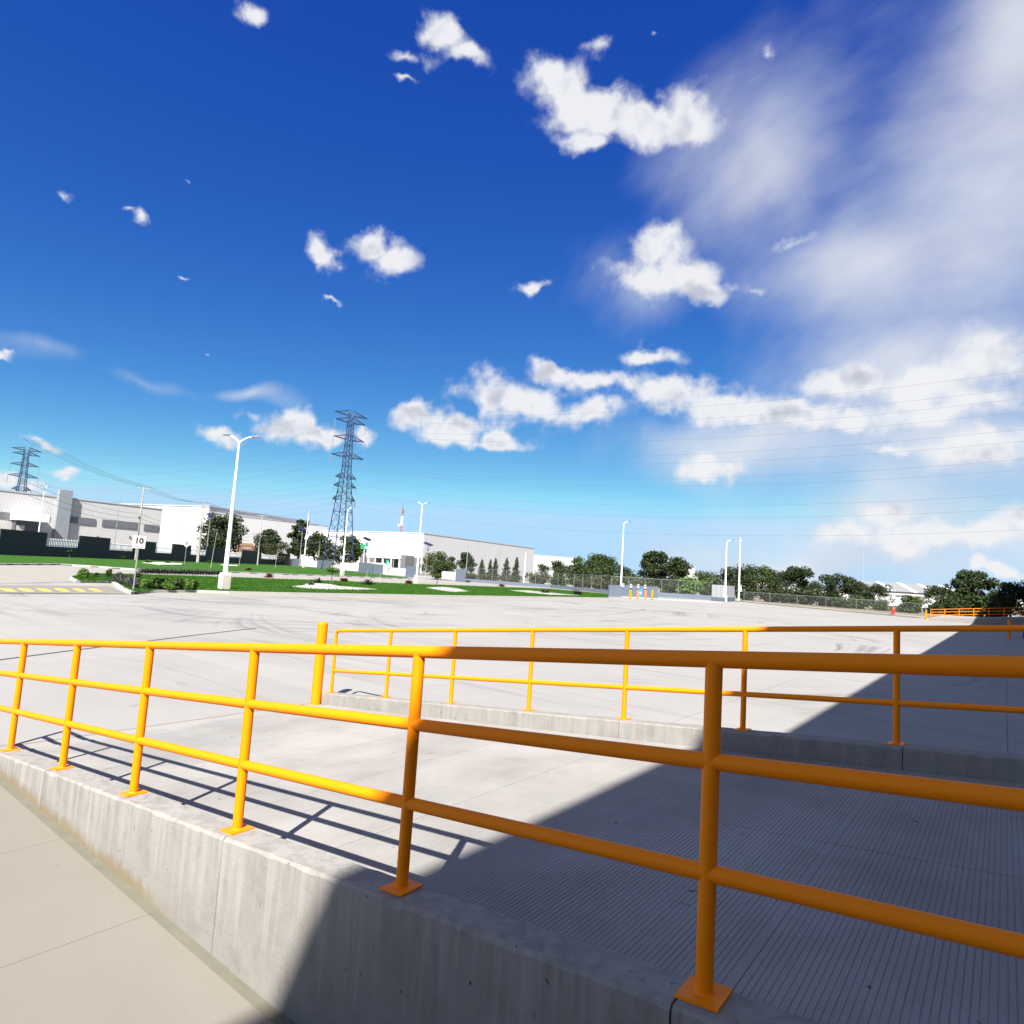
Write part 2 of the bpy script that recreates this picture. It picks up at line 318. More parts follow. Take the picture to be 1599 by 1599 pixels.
def fn_mesh(nt, b, tc, pos):
    uv = tc.outputs['Object']
    sp = nt.nodes.new('ShaderNodeSeparateXYZ'); nt.links.new(uv, sp.inputs[0])
    def wires(v): return node_math(nt, 'LESS_THAN', node_math(nt, 'ABSOLUTE', node_math(nt, 'SUBTRACT', node_math(nt, 'FRACT', node_math(nt, 'MULTIPLY', v, 9)), .5)), .028)
    a = wires(node_math(nt, 'ADD', sp.outputs[0], sp.outputs[2])); c = wires(node_math(nt, 'SUBTRACT', sp.outputs[0], sp.outputs[2]))
    f = node_math(nt, 'MAXIMUM', a, c)
    t = nt.nodes.new('ShaderNodeBsdfTransparent'); ms = nt.nodes.new('ShaderNodeMixShader')
    nt.links.new(f, ms.inputs[0]); nt.links.new(t.outputs[0], ms.inputs[1]); nt.links.new(b.outputs[0], ms.inputs[2])
    nt.links.new(ms.outputs[0], nt.nodes['Material Output'].inputs[0])

mat('lot', (.33,.33,.32), .85, fn=fn_lot, spec=.3); mat('apron', (.31,.3,.27), .85, fn=fn_apron, spec=.3); mat('ramp', (.31,.3,.3), .85, fn=fn_ramp, spec=.3)
mat('wall', (.3,.29,.28), .88, fn=fn_wall_kind(True), spec=.3); mat('wall_plain', (.3,.29,.28), .88, fn=fn_wall_kind(False), spec=.3); mat('paint', (.8,.22,.002), .35, fn=fn_paint, spec=.16)
mat('grass', (.05,.13,.015), .9, fn=fn_grass, spec=.15)
mat('blade', (.06,.15,.015), .7, fn=leaf_fn((.018,.07,.003), (.045,.12,.009)), spec=.2)
mat('leaf_dark', (.03,.05,.015), .6, fn=leaf_fn((.010,.02,.005), (.034,.055,.013)), spec=.25)
mat('leaf_mid', (.05,.08,.02), .6, fn=leaf_fn((.018,.036,.007), (.058,.088,.02)), spec=.25)
mat('leaf_olive', (.06,.07,.03), .6, fn=leaf_fn((.025,.034,.012), (.066,.076,.03)), spec=.25)
mat('leaf_bright', (.06,.14,.02), .55, fn=leaf_fn((.04,.10,.012), (.11,.20,.03)), spec=.3)
mat('leaf_purple', (.05,.05,.055), .6, fn=leaf_fn((.03,.034,.03), (.075,.08,.075)), spec=.3)
mat('leaf_red', (.2,.05,.02), .6, fn=leaf_fn((.12,.03,.012), (.25,.08,.03)), spec=.3)
mat('bark', (.09,.07,.05), .9, .35, 6, bump=.6, bscale=12); mat('joint', (.035,.034,.033), .8, .2, 5); mat('groove_fill', (.13,.125,.095), .9, .3, 6)
mat('soil', (.16,.14,.10), .95, .35, .4); mat('kerb', (.36,.35,.335), .85, .15, 2); mat('road', (.24,.225,.195), .9, .15, .5); mat('gravel', (.40,.385,.355), .95, .2, 8, bump=.8, bscale=25)
mat('yellow_mark', (.72,.42,.05), .7, .2, 3); mat('black_mark', (.09,.08,.07), .8)
mat('white_paint', (.78,.78,.79), .45, .04, 2); mat('concrete_block', (.45,.42,.37), .9, .18, 3); mat('metal_grey', (.33,.34,.35), .45, .1, 3, metal=.6)
mat('dark_head', (.12,.12,.13), .4, .1, 3); mat('lens', (.6,.62,.65), .3)
mat('slate', (.098,.122,.158), .7, .1, .8); mat('slate_shaded', (.016,.021,.03), .7, .15, .8); mat('picket', (.72,.73,.74), .5, .05, 2); mat('galv', (.2,.205,.21), .5, .1, 3, metal=.5)  # left boundary wall: the slate again, with its shade darkened into the colour
mat('chain', (.2,.21,.21), .5, metal=.3, fn=fn_mesh)
mat('factory_white', (.50,.50,.505), .6, fn=fn_corr('X', .9, (.50,.50,.505))); mat('factory_pale', (.50,.495,.49), .6, fn=fn_corr('X', .9, (.50,.495,.49))); mat('shed_white', (.4,.4,.4), .6, .06, .5); mat('factory_band', (.13,.135,.15), .3, .1, 1); mat('factory_grey', (.36,.38,.41), .55, .06, 1)
mat('tower_grey', (.22,.24,.27), .6, .08, .5); mat('roof_grey', (.2,.205,.205), .6, .1, .5); mat('glass', (.05,.06,.075), .12, spec=.8); mat('steel_blue', (.013,.024,.075), .5, .2, .5)
mat('wire', (.10,.12,.16), .5); mat('wood_pole', (.34,.32,.29), .85, .15, 3); mat('ceramic', (.16,.17,.2), .4)
mat('sign_white', (.42,.42,.42), .5); mat('sign_black', (.02,.02,.02), .5); mat('sign_green', (.0,.22,.10), .5); mat('sign_blue', (.03,.23,.62), .5); mat('sign_yellow', (.85,.5,.02), .5); mat('sign_red', (.5,.03,.03), .5)
mat('banner_brown', (.16,.06,.04), .7); mat('red_paint', (.55,.015,.02), .4); mat('tank_blue', (.02,.025,.07), .5); mat('brick_tan', (.2,.13,.08), .9, .2, 2)
mat('solar', (.02,.025,.05), .2, spec=.8); mat('car_paint', (.012,.016,.03), .22, spec=.7); mat('rubber', (.02,.02,.02), .8); mat('rim', (.4,.4,.42), .3, metal=.8)
mat('mast_red', (.3,.09,.08), .6); mat('corr_grey', (.36,.37,.385), .6, fn=fn_corr('X', .25, (.36,.37,.385)))
mat('hill', (.10,.12,.12), 1.0, .3, .01)

# ------------------------------------------------------------------ mesh builder
class MB:
    def __init__(s): s.v = []; s.f = []
    def add(s, vs, fs):
        o = len(s.v); s.v += [tuple(v) for v in vs]; s.f += [tuple(i+o for i in f) for f in fs]; return s
    def box(s, c, d, rz=0.0, skew=0.0):
        cx, cy, cz = c; dx, dy, dz = d[0]/2, d[1]/2, d[2]/2; ca, sa = math.cos(rz), math.sin(rz); vs = []
        for z in (-dz, dz):
            for x, y in ((-dx,-dy),(dx,-dy),(dx,dy),(-dx,dy)): vs.append((cx+x*ca-y*sa, cy+x*sa+y*ca, cz+z))
        return s.add(vs, [(3,2,1,0),(4,5,6,7),(0,1,5,4),(1,2,6,5),(2,3,7,6),(3,0,4,7)])
    def prism(s, pts, z0, z1):            # pts: ground outline; z0,z1 number or list
        n = len(pts); a = 0
        for i in range(n): a += pts[i][0]*pts[(i+1)%n][1]-pts[(i+1)%n][0]*pts[i][1]
        if a < 0: pts = pts[::-1]
        vs = [(p[0], p[1], z0) for p in pts]+[(p[0], p[1], z1) for p in pts]
        fs = [tuple(range(n-1, -1, -1)), tuple(range(n, 2*n))]+[(i, (i+1)%n, n+(i+1)%n, n+i) for i in range(n)]
        return s.add(vs, fs)
    def tube(s, pts, r, n=8, cap=True):
        pts = [Vector(p) for p in pts]; rs = r if isinstance(r, (list, tuple)) else [r]*len(pts)
        o = len(s.v); T0 = (pts[1]-pts[0]).normalized()
        up = Vector((0,0,1)) if abs(T0.z) < .9 else Vector((1,0,0)); A = T0.cross(up).normalized()
        for i, p in enumerate(pts):
            a = pts[max(i-1,0)]; b = pts[min(i+1,len(pts)-1)]; T = (b-a).normalized()
            A = (A-T*A.dot(T)).normalized(); B = T.cross(A)
            for k in range(n):
                t = 2*math.pi*k/n; s.v.append(tuple(p+(A*math.cos(t)+B*math.sin(t))*rs[i]))
        for i in range(len(pts)-1):
            for k in range(n):
                s.f.append((o+i*n+k, o+i*n+(k+1)%n, o+(i+1)*n+(k+1)%n, o+(i+1)*n+k))
        if cap:
            e = o+(len(pts)-1)*n; c0 = len(s.v); s.v += s.v[o:o+n]; s.f.append(tuple(c0+k for k in range(n-1,-1,-1)))   # caps keep their own corners so the sides shade as true cylinders
            c1 = len(s.v); s.v += s.v[e:e+n]; s.f.append(tuple(c1+k for k in range(n)))
        return s
    def quad(s, a, b, c, d): return s.add([a,b,c,d], [(0,1,2,3)])
    def build(s, name, m, parent=None, smooth_=False, bevel=0.0, rel=False):
        me = bpy.data.meshes.new(name)
        vs = s.v
        if parent is not None and rel:
            L = parent.location; vs = [(v[0]-L.x, v[1]-L.y, v[2]-L.z) for v in vs]
        me.from_pydata(vs, [], s.f); me.materials.append(MATS[m])
        if bevel:
            bm = bmesh.new(); bm.from_mesh(me); bmesh.ops.bevel(bm, geom=bm.edges[:], offset=bevel, segments=2, affect='EDGES', profile=.6); bm.to_mesh(me); bm.free()
        if smooth_: me.polygons.foreach_set('use_smooth', [True]*len(me.polygons))
        me.update()
        o = bpy.data.objects.new(name, me); COL.objects.link(o)
        if parent is not None: o.parent = parent
        return o
def tag(o, label=None, cat=None, group=None, kind=None):
    if label: o['label'] = label
    if cat: o['category'] = cat
    if group: o['group'] = group
    if kind: o['kind'] = kind
    return o
def thing(name, loc, label, cat, group=None, rz=0.0):
    e = bpy.data.objects.new(name, None); COL.objects.link(e); e.location = loc; e.rotation_euler = (0, 0, rz); e.empty_display_size = .3
    return tag(e, label, cat, group)
def copy_obj(o, parent, loc=None):
    c = o.copy(); COL.objects.link(c); c.parent = parent
    if loc is not None: c.location = loc
    return c
def copy_tree(o, parent=None):
    c = o.copy(); COL.objects.link(c); c.parent = parent
    for ch in [k for k in o.children]: copy_tree(ch, c)
    return c
def struct(o): o['kind'] = 'structure'; return o

# ------------------------------------------------------------------ ground
gm = MB(); gm.quad((-2600,-2600,-.16),(2600,-2600,-.16),(2600,2600,-.16),(-2600,2600,-.16)); struct(gm.build('ground', 'soil'))

def ramp_z(x): return 0.919+S_R*x
def curb_n(x): return 1.147+S_R*x
def curb_f(x): return 1.107+S_R*x
RX0, RX1 = -8.64, 3.0
FACADE_X, EAVE = 3.0, 12.1
def slab_mesh(name, dx, dy, th, m, bev=.006):
    o = MB().box((0,0,-th/2), (dx,dy,th)).build(name, m, bevel=bev); return o
lot = thing('concrete_lot', (0,0,0), None, None); struct(lot)
lb = MB(); lb.box((-45, 55, -.06), (196, 250, .08)); o = lb.build('joint_bed', 'joint', lot)
slab = None; SL = 6.0; n_sl = 0
def lot_slab(x0, x1, y0, y1):
    global slab, n_sl
    gap = .012
    if abs((x1-x0)-SL) < 1e-6 and abs((y1-y0)-SL) < 1e-6:
        if slab is None: slab = slab_mesh('slab', SL-gap, SL-gap, .06, 'lot'); o = slab; o.parent = lot
        else: o = copy_obj(slab, lot)
    else: o = slab_mesh('slab', x1-x0-gap, y1-y0-gap, .06, 'lot'); o.parent = lot
    o.location = ((x0+x1)/2, (y0+y1)/2, 0); n_sl += 1
XA = RX0-.3
def in_view(x, y):
    d = Vector((x, y, -CAM_Z)); z = d.dot(AF)
    if z < 1: return math.hypot(x, y) < 15
    u = d.dot(AR)/z*F_PX+799.5; return -500 < u < 1900
for j in range(-1, 20):
    for i in range(17):
        x1 = XA-i*SL; x0 = x1-SL; y0 = -4.9+j*SL
        cx, cy = (x0+x1)/2, y0+SL/2
        if cx < -52-.15*max(0, cy) and cy < 60: continue
        if math.hypot(cx, cy) > 125: continue
        if in_view(cx, cy): lot_slab(x0, x1, y0, y0+SL)
for j in range(0, 16):                           # strip between lot edge line and the building, beyond the ramp
    y0 = 7.0+j*SL-.0
    if y0 > 84: break
    lot_slab(XA, -4.4, y0, y0+SL); lot_slab(-4.4, .02, y0, y0+SL); lot_slab(.02, FACADE_X, y0, y0+SL)
far = MB(); far.box((-45, 55, -.045), (190, 240, .06)); far.build('far_paving', 'lot', lot)   # the rest of the yard, too far to see its joints

# apron in front of the near wall
apron = struct(thing('apron', (0,0,0), None, None)); AZ = .22
d = ray(0, 1515); t_ = (AZ-CAM_Z)/d.z; e = ray(230, 1420); te = (AZ-CAM_Z)/e.z
xj = (d.x*t_+e.x*te)/2
ab = MB(); ab.box((-3, -9, .08), (12.2, 21.6, .12)); ab.build('joint_bed', 'joint', apron)
xs = [-9.05, -6.75, -5.33, -3.91, -2.5, -1.1, .3, 1.7, 3.0]; ys = [-20, -8.0, -3.0, 1.845]
xs = sorted(xs)
for i in range(len(xs)-1):
    for j in range(3):
        if xs[i+1]-xs[i] < .3: continue
        o = slab_mesh('slab', xs[i+1]-xs[i]-.006, ys[j+1]-ys[j]-.006, .08, 'apron'); o.parent = apron; o.location = ((xs[i]+xs[i+1])/2, (ys[j]+ys[j+1])/2, AZ)
MB().box((-3.02, 1.88, .165), (12.0, .075, .07)).build('gutter_strip', 'groove_fill', apron)

# the ramp: pavement slabs tined across
ramp = struct(thing('ramp', (0,0,0), None, None))
rb = MB(); rb.prism([(RX0,2.05),(RX1,2.05),(RX1,6.7),(RX0,6.7)], -.02, -.01); n = len(rb.v)
rb = MB(); rb.add([(RX0,2.09,-.1),(RX1,2.09,-.1),(RX1,6.55,-.1),(RX0,6.55,-.1),(RX0,2.09,ramp_z(RX0)-.02),(RX1,2.09,ramp_z(RX1)-.02),(RX1,6.55,ramp_z(RX1)-.02),(RX0,6.55,ramp_z(RX0)-.02)],
   [(3,2,1,0),(4,5,6,7),(0,1,5,4),(1,2,6,5),(2,3,7,6),(3,0,4,7)]); rb.build('joint_bed', 'joint', ramp)
def ramp_slab(x0, x1, y0, y1):
    b = MB(); rng = random.Random(int(x0*100)); x = x0+.03; prof = [(x0, 0)]
    while x < x1-.03:
        w = rng.uniform(.0042, .0055); dp = rng.uniform(.0024, .0034)
        prof += [(x-w*.6, 0), (x-w*.3, -dp), (x+w*.3, -dp), (x+w*.6, 0)]; x += rng.uniform(.0245, .0285)
    prof.append((x1, 0)); o = len(b.v)
    for (px, dz) in prof:
        z = max(ramp_z(px), 0.012) + dz
        b.v += [(px, y0, z), (px, y1, z)]
    for i in range(len(prof)-1): b.f.append((o+2*i, o+2*i+2, o+2*i+3, o+2*i+1))
    for (yy, k) in ((y0, 0), (y1, 1)):
        q = len(b.v); b.v += [(x0, yy, ramp_z(x0)-.05), (x1, yy, ramp_z(x1)-.05)]
        b.f.append((q, q+1, o+2*(len(prof)-1)+k, o+k))
    b.build('slab', 'ramp', ramp)
rx = [RX0, -6.85, -5.64, -4.43, -3.22, -2.01, -.80, .41, 1.62, RX1]
for i in range(len(rx)-1):
    for (y0, y1) in ((2.10, 4.308), (4.312, 6.50)): ramp_slab(rx[i]+.0015, rx[i+1]-.0015, y0, y1)

# ------------------------------------------------------------------ kerb walls of the ramp
def rough_box(x0, x1, y0, y1, zb, ztop, name, m, parent, bev=.012, seed=0):
    rng = random.Random(seed); nx = max(2, int((x1-x0)/.07)); b = MB()
    for i in range(nx+1):
        x = x0+(x1-x0)*i/nx; zt = ztop(x)
        j = lambda a: rng.uniform(-a, a)
        ch = bev*rng.uniform(.6, 1.5)+ (rng.uniform(.006, .016) if rng.random() < .07 else 0)
        b.v += [(x, y0, zb), (x, y0+j(.0015), zt-ch), (x, y0+ch*.75, zt+j(.0015)), (x, y1-ch*.75, zt+j(.0015)), (x, y1+j(.001), zt-ch), (x, y1, zb)]
    for i in range(nx):
        for k in range(5):
            a = i*6+k; b.f.append((a, a+6, a+7, a+1))
    b.f.append((5,4,3,2,1,0)[::-1]); q = nx*6; b.f.append(tuple(q+k for k in (5,4,3,2,1,0)))
    o = b.build(name, m, parent); return o
nw = thing('ramp_wall', (0,0,0), 'tall streaked concrete kerb wall along the near side of the ramp', 'wall')
wx = [-8.75, -6.07, -3.33, -.79, 1.75, 3.0]
for i in range(len(wx)-1): rough_box(wx[i]+.004, wx[i+1]-.004, 1.915, 2.097, .12, curb_n, 'wall_panel', 'wall', nw, .014, i)
MB().add([(-8.7,1.93,.1),(3,1.93,.1),(3,2.08,.1),(-8.7,2.08,.1),(-8.7,1.93,curb_n(-8.7)-.02),(3,1.93,curb_n(3)-.02),(3,2.08,curb_n(3)-.02),(-8.7,2.08,curb_n(-8.7)-.02)],
   [(3,2,1,0),(4,5,6,7),(0,1,5,4),(1,2,6,5),(2,3,7,6),(3,0,4,7)]).build('joint_filler', 'groove_fill', nw)
fw = thing('ramp_kerb', (0,0,0), 'low concrete kerb wall along the far side of the ramp', 'wall')
fx = [-8.78, -6.1, -3.4, -.7, 3.0]
for i in range(len(fx)-1): rough_box(fx[i]+.003, fx[i+1]-.003, 6.505, 6.70, -.05, curb_f, 'kerb_panel', 'wall_plain', fw, .012, 40+i)

# ------------------------------------------------------------------ railings
PR = .0268
def post_tube(h, r=PR): return MB().tube([(0,0,0),(0,0,h)], r, 20)
def railing(name, label, y, zf, xs_posts, heights, y_off=0.0, seg=20, group=None, plates=True):
    loc = Vector((xs_posts[-1], y, zf(xs_posts[-1]))); r = thing(name, loc, label, 'railing', group)
    xe = xs_posts[-1]; xr = xs_posts[0]+.9
    H = heights[-1]
    # top rail with a swept elbow into the end post
    R = .075; pts = [(xr, y, zf(xr)+H)]
    pts += [(xe+R+.002, y, zf(xe+R)+H)]
    for k in range(1, 7):
        a = math.pi/2*k/6; pts.append((xe+R-R*math.sin(a), y, zf(xe+R)+H-R+R*math.cos(a)))
    MB().tube(pts, PR, seg).build('top_rail', 'paint', r, True, rel=True)
    for hh in heights[:-1]:
        MB().tube([(xr, y, zf(xr)+hh), (xe, y, zf(xe)+hh)], PR*.97, seg).build('rail', 'paint', r, True, rel=True)
    pm = None
    for x in xs_posts:
        hgt = H-.004 if x != xe else H-.075
        if x == xe: o = MB().tube([(0,0,0),(0,0,hgt)], PR, seg).build('post', 'paint', r, True)
        elif pm is None: pm = MB().tube([(0,0,0),(0,0,hgt)], PR*1.0, seg).build('post', 'paint', r, True); o = pm
        else: o = copy_obj(pm, r)
        o.location = Vector((x, y, zf(x)))-loc
        if plates:
            pl = MB().add([(sx*.066, sy*.066, z+S_R*sx*.066) for z in (.001, .009) for sx, sy in ((-1,-1),(1,-1),(1,1),(-1,1))],
                [(3,2,1,0),(4,5,6,7),(0,1,5,4),(1,2,6,5),(2,3,7,6),(3,0,4,7)]).build('base_plate', 'paint', o)
            MB().tube([(0,0,.006),(0,0,.016)], [PR*1.22, PR*1.0], seg).build('weld', 'paint', o, True)
    return r
DP = 1.3257
near_x = [-.7305+DP*k for k in (2,1,0,-1,-2,-3,-4,-5,-6)]
far_x = [-.761+DP*k for k in (2,1,0,-1,-2,-3,-4,-5,-6)]
railing('guard_railing', 'yellow three-bar pipe railing on the near ramp wall, closest to the camera', 2.022, curb_n, near_x, (.352,.685,1.0))
railing('guard_railing', 'yellow two-bar pipe railing on the far kerb of the ramp', 6.635, curb_f, far_x, (.352,1.0), seg=16)

# bollards
def bollard(P, h, r, label, group=None, m='paint', seg=24):
    t = thing('bollard', P, label, 'bollard', group)
    MB().tube([(0,0,-.05),(0,0,h-.03)], r, seg).build('pipe', m, t, True)
    MB().tube([(0,0,h-.03),(0,0,h-.012),(0,0,h-.002),(0,0,h+.004)], [r, r*.96, r*.8, r*.3], seg).build('cap', m, t, True)
    return t
B0 = G(493, 1098); bollard(B0, HT(B0, 971), .083, 'thick yellow bollard at the foot of the ramp, left of the far railing')

# second ramp further down the docks
B2 = G(1446, 968)
dy2 = B2.y-2.0
sh2 = B2.x+.45-near_x[-1]
nw2 = thing('ramp_wall', (0,0,0), 'distant concrete kerb wall under the far-off yellow railing at right', 'wall')
rough_box(-8.75+sh2, 3.0, 1.915+dy2, 2.097+dy2, -.02, lambda x: curb_n(x-sh2), 'wall_panel', 'wall_plain', nw2, .012, 77)
r2b = MB(); y0, y1 = 2.1+dy2, 6.6+dy2
r2b.add([(RX0,y0,-.04),(RX1,y0,-.04),(RX1,y1,-.04),(RX0,y1,-.04),(RX0,y0,.005),(RX1,y0,ramp_z(RX1)),(RX1,y1,ramp_z(RX1)),(RX0,y1,.005)],
   [(3,2,1,0),(4,5,6,7),(0,1,5,4),(1,2,6,5),(2,3,7,6),(3,0,4,7)]); struct(r2b.build('ramp', 'ramp'))
railing('guard_railing', 'small far-off yellow three-bar railing of the second ramp, at right', 2.022+dy2, lambda x: curb_n(x-sh2), [x+sh2 for x in near_x[2:]], (.352,.685,1.0), seg=8, plates=False)
bollard(Vector((B2.x, B2.y, 0)), HT(B2, 953), .09, 'yellow bollard at the left end of the far-off railing', seg=12)
B3 = G(1576, 998); bollard(B3, HT(B3, 968), .085, 'orange-yellow bollard in the building shade at the right edge', seg=14)

# ------------------------------------------------------------------ the warehouse whose shadow falls over the docks (just outside the frame)
wh = thing('warehouse', (FACADE_X, 40, 0), 'long grey warehouse with loading docks beside the ramp', 'building')
y0, y1 = -19, 150
MB().box((FACADE_X+20.02, (y0+y1)/2, EAVE/2-.1), (40, y1-y0, EAVE-.2)).build('wall', 'factory_white', wh, rel=True)
MB().box((FACADE_X+20.0, (y0+y1)/2, EAVE-.1), (40.04, y1-y0+.3, .2)).build('roof_coping', 'factory_grey', wh, rel=True)
for yy in (4.3, 16, 26, 36, 46, 60, 72, 84, 95):
    dr = MB().box((FACADE_X-.0, yy, 1.24+1.5), (.08, 2.8, 3.0)).build('dock_door', 'factory_grey', wh, rel=True)
    for k in range(6): MB().box((FACADE_X-.05, yy, 1.3+.5*k+.22), (.03, 2.7, .46)).build('door_panel', 'white_paint', dr).location = (-FACADE_X, -40, 0)
    MB().box((FACADE_X-.08, yy, 1.0), (.14, 2.6, .3)).build('dock_bumper', 'rubber', wh, rel=True)

# ------------------------------------------------------------------ yard boundary: lawns, kerbs, road
def gpoly(pts, z): return [tuple(G(x, y, z)[:2]) for x, y in pts]
A_front = [(115,901.5),(124,907),(180,908),(197,919),(210,924.5),(228,921.5),(305,921.5),(355,923.5),(450,925.5),(600,928),(680,929.5),(860,932),(950,933.5)]
A_rear = [(950,927.5),(860,919.5),(725,914.5),(649,912),(600,910),(500,906),(450,904.5),(355,901),(290,899),(230,897.5),(138,896)]
LZ = .13
struct(MB().prism(gpoly(A_front+A_rear, LZ), -.05, LZ).build('lawn_soil', 'grass'))
def edge_strip(pix, width, z0, z1, name, m, side=1, parent=None, zr=0.0):
    pts = [Vector(G(x, y, zr)[:2]) for x, y in pix]; b = MB(); n = len(pts); offs = []
    for i in range(n):
        a = pts[max(0,i-1)]; c = pts[min(n-1,i+1)]; t = (c-a).normalized(); nn = Vector((-t.y, t.x))*side; offs.append(pts[i]+nn*width)
    for i in range(n-1):
        b.prism([tuple(pts[i]), tuple(pts[i+1]), tuple(offs[i+1]), tuple(offs[i])], z0, z1)
    return b.build(name, m, parent)
struct(edge_strip(A_front, .22, -.05, .15, 'kerb', 'kerb', -1, None, LZ)); struct(edge_strip(A_rear, .2, -.05, .15, 'kerb', 'kerb', -1, None, LZ))
B_front = [(-60,882),(0,882),(90,882),(140,885),(210,890),(290,892.5),(355,894),(450,897.5),(600,903),(640,904.5)]
wall_pts = None
W0 = Vector((-129, 29.5, 0)); W1 = Vector((-211, 136, 0)); W2 = Vector((-128, 105, 0)); W3 = Vector((-104, 96.5, 0)); W4 = Vector((-90, 96, 0))
Wm = W0-(W1-W0)*.35
bfr = [G(x, y, 0) for x, y in B_front]
poly = [tuple(p[:2]) for p in bfr]+[(W3.x, W3.y), (W2.x, W2.y), (W1.x, W1.y), (W0.x, W0.y), (Wm.x, Wm.y)]
struct(MB().prism(poly, -.05, .1).build('lawn_soil', 'grass'))
rd = [(-80,884),(0,884),(90,884),(210,892),(355,896),(600,905),(720,909),(860,918),(950,926),(950,940),(600,935),(300,930),(200,921),(115,908),(0,912),(-80,912)]
struct(MB().prism(gpoly(rd, 0), .0, .012).build('road', 'road'))
kb = struct(edge_strip(B_front, .35, -.02, .16, 'kerb', 'kerb', -1))
kp = [Vector(p[:2]) for p in bfr]
for i in range(1, len(kp)-1):                     # short black dashes along the kerb
    L = (kp[i+1]-kp[i]).length; t = (kp[i+1]-kp[i]).normalized(); k = 1.0
    while k < L:
        c = kp[i]+t*k; nn = Vector((t.y, -t.x))
        MB().box((c.x+nn.x*.19, c.y+nn.y*.15, .06), (1.15, .44, .1), math.atan2(t.y, t.x)).build('kerb_dash', 'black_mark', kb); k += 2.9
# speed table with yellow dashes, left
st_front = [(-70,927.5),(0,926.5),(100,927),(198,928)]; st_back = [(170,916),(80,915),(0,914.5),(-70,914)]
struct(MB().prism(gpoly(st_front+st_back, 0), .006, .03).build('speed_table', 'apron'))
struct(edge_strip([(-70,927.6),(0,926.7),(100,927.2),(205,928)], .1, .004, .012, 'drain_slot', 'joint', -1))
st = struct(thing('road_marking', (0,0,0), None, None))
for (a, b_) in ((-26,-6),(2,24),(31,52),(60,80),(88,107),(116,132),(141,158)):
    q = [(a-4,918.8),(b_-8,919.2+.4),(b_+2,923.6),(a+8,923.2)]
    MB().prism(gpoly(q, .03), .03, .036).build('yellow_dash', 'yellow_mark', st)
# dark sealed joint crossing the yard
js = [G(-60,1037.5), G(0,1030.5), G(100,1017.5), G(200,1005), G(300,992.5), G(400,981)]
jb = MB()
for i in range(len(js)-1): 
    a, b_ = js[i], js[i+1]; t = (b_-a).normalized(); nn = Vector((-t.y, t.x, 0))*.045
    jb.prism([tuple((a+nn)[:2]), tuple((b_+nn)[:2]), tuple((b_-nn)[:2]), tuple((a-nn)[:2])], .001, .005)
struct(jb.build('sealed_joint', 'joint'))
# gravel beds in the lawn
def bed(pts, label):
    return struct(MB().prism(gpoly(pts, LZ), LZ-.05, LZ+.05).build('gravel_bed', 'gravel'))
bed([(456,916.2),(475,914.5),(478,912.2),(500,911.5),(520,913.5),(530,916),(560,918),(590,921),(560,921.2),(520,920.5),(480,919)], '')
bed([(666,918),(690,917),(712,919),(733,924),(712,924.8),(690,922.5),(675,919.8)], '')
bed([(797,922.2),(825,922.5),(850,925),(875,927.5),(905,930),(860,929),(820,925.2)], '')
bed([(222,878.5),(250,878),(285,880),(283,882),(250,882)], '')
bed([(344,881.5),(372,882.5),(370,884),(350,883.6)], '')

# grass blades on the near lawn
def grass_blades():
    rng = np.random.default_rng(3)
    fr = np.array([G(x, y, LZ)[:2] for x, y in A_front]); rr = np.array([G(x, y, LZ)[:2] for x, y in A_rear[::-1]])
    def resamp(p, n):
        s = np.r_[0, np.cumsum(np.hypot(*np.diff(p, axis=0).T))]; u = np.linspace(0, s[-1], n); return np.stack([np.interp(u, s, p[:,0]), np.interp(u, s, p[:,1])], 1)
    N = 90000; f2 = resamp(fr, 400); r2 = resamp(rr, 400)
    i = (rng.random(N)**1.3*399).astype(int); t = rng.random(N)**1.2
    P = f2[i]*(1-t[:,None])+r2[i]*t[:,None]+rng.normal(0, .05, (N,2))
    a = rng.random(N)*2*np.pi; w = rng.uniform(.012, .03, N); h = rng.uniform(.05, .13, N)
    V = np.zeros((N,3,3)); dx = np.cos(a)*w; dy = np.sin(a)*w; l = rng.normal(0, .035, (N,2))
    V[:,0] = np.stack([P[:,0]-dx, P[:,1]-dy, np.full(N, LZ-.01)], 1); V[:,1] = np.stack([P[:,0]+dx, P[:,1]+dy, np.full(N, LZ-.01)], 1)
    V[:,2] = np.stack([P[:,0]+l[:,0], P[:,1]+l[:,1], LZ+h], 1)
    me = bpy.data.meshes.new('grass'); me.vertices.add(N*3); me.vertices.foreach_set('co', V.ravel())
    me.loops.add(N*3); me.loops.foreach_set('vertex_index', np.arange(N*3)); me.polygons.add(N)
    me.polygons.foreach_set('loop_start', np.arange(N)*3); me.materials.append(MATS['blade']); me.update(calc_edges=True)
    o = bpy.data.objects.new('grass', me); COL.objects.link(o); tag(o, 'short bright green grass of the lawn beyond the yard', 'grass', kind='stuff')
grass_blades()

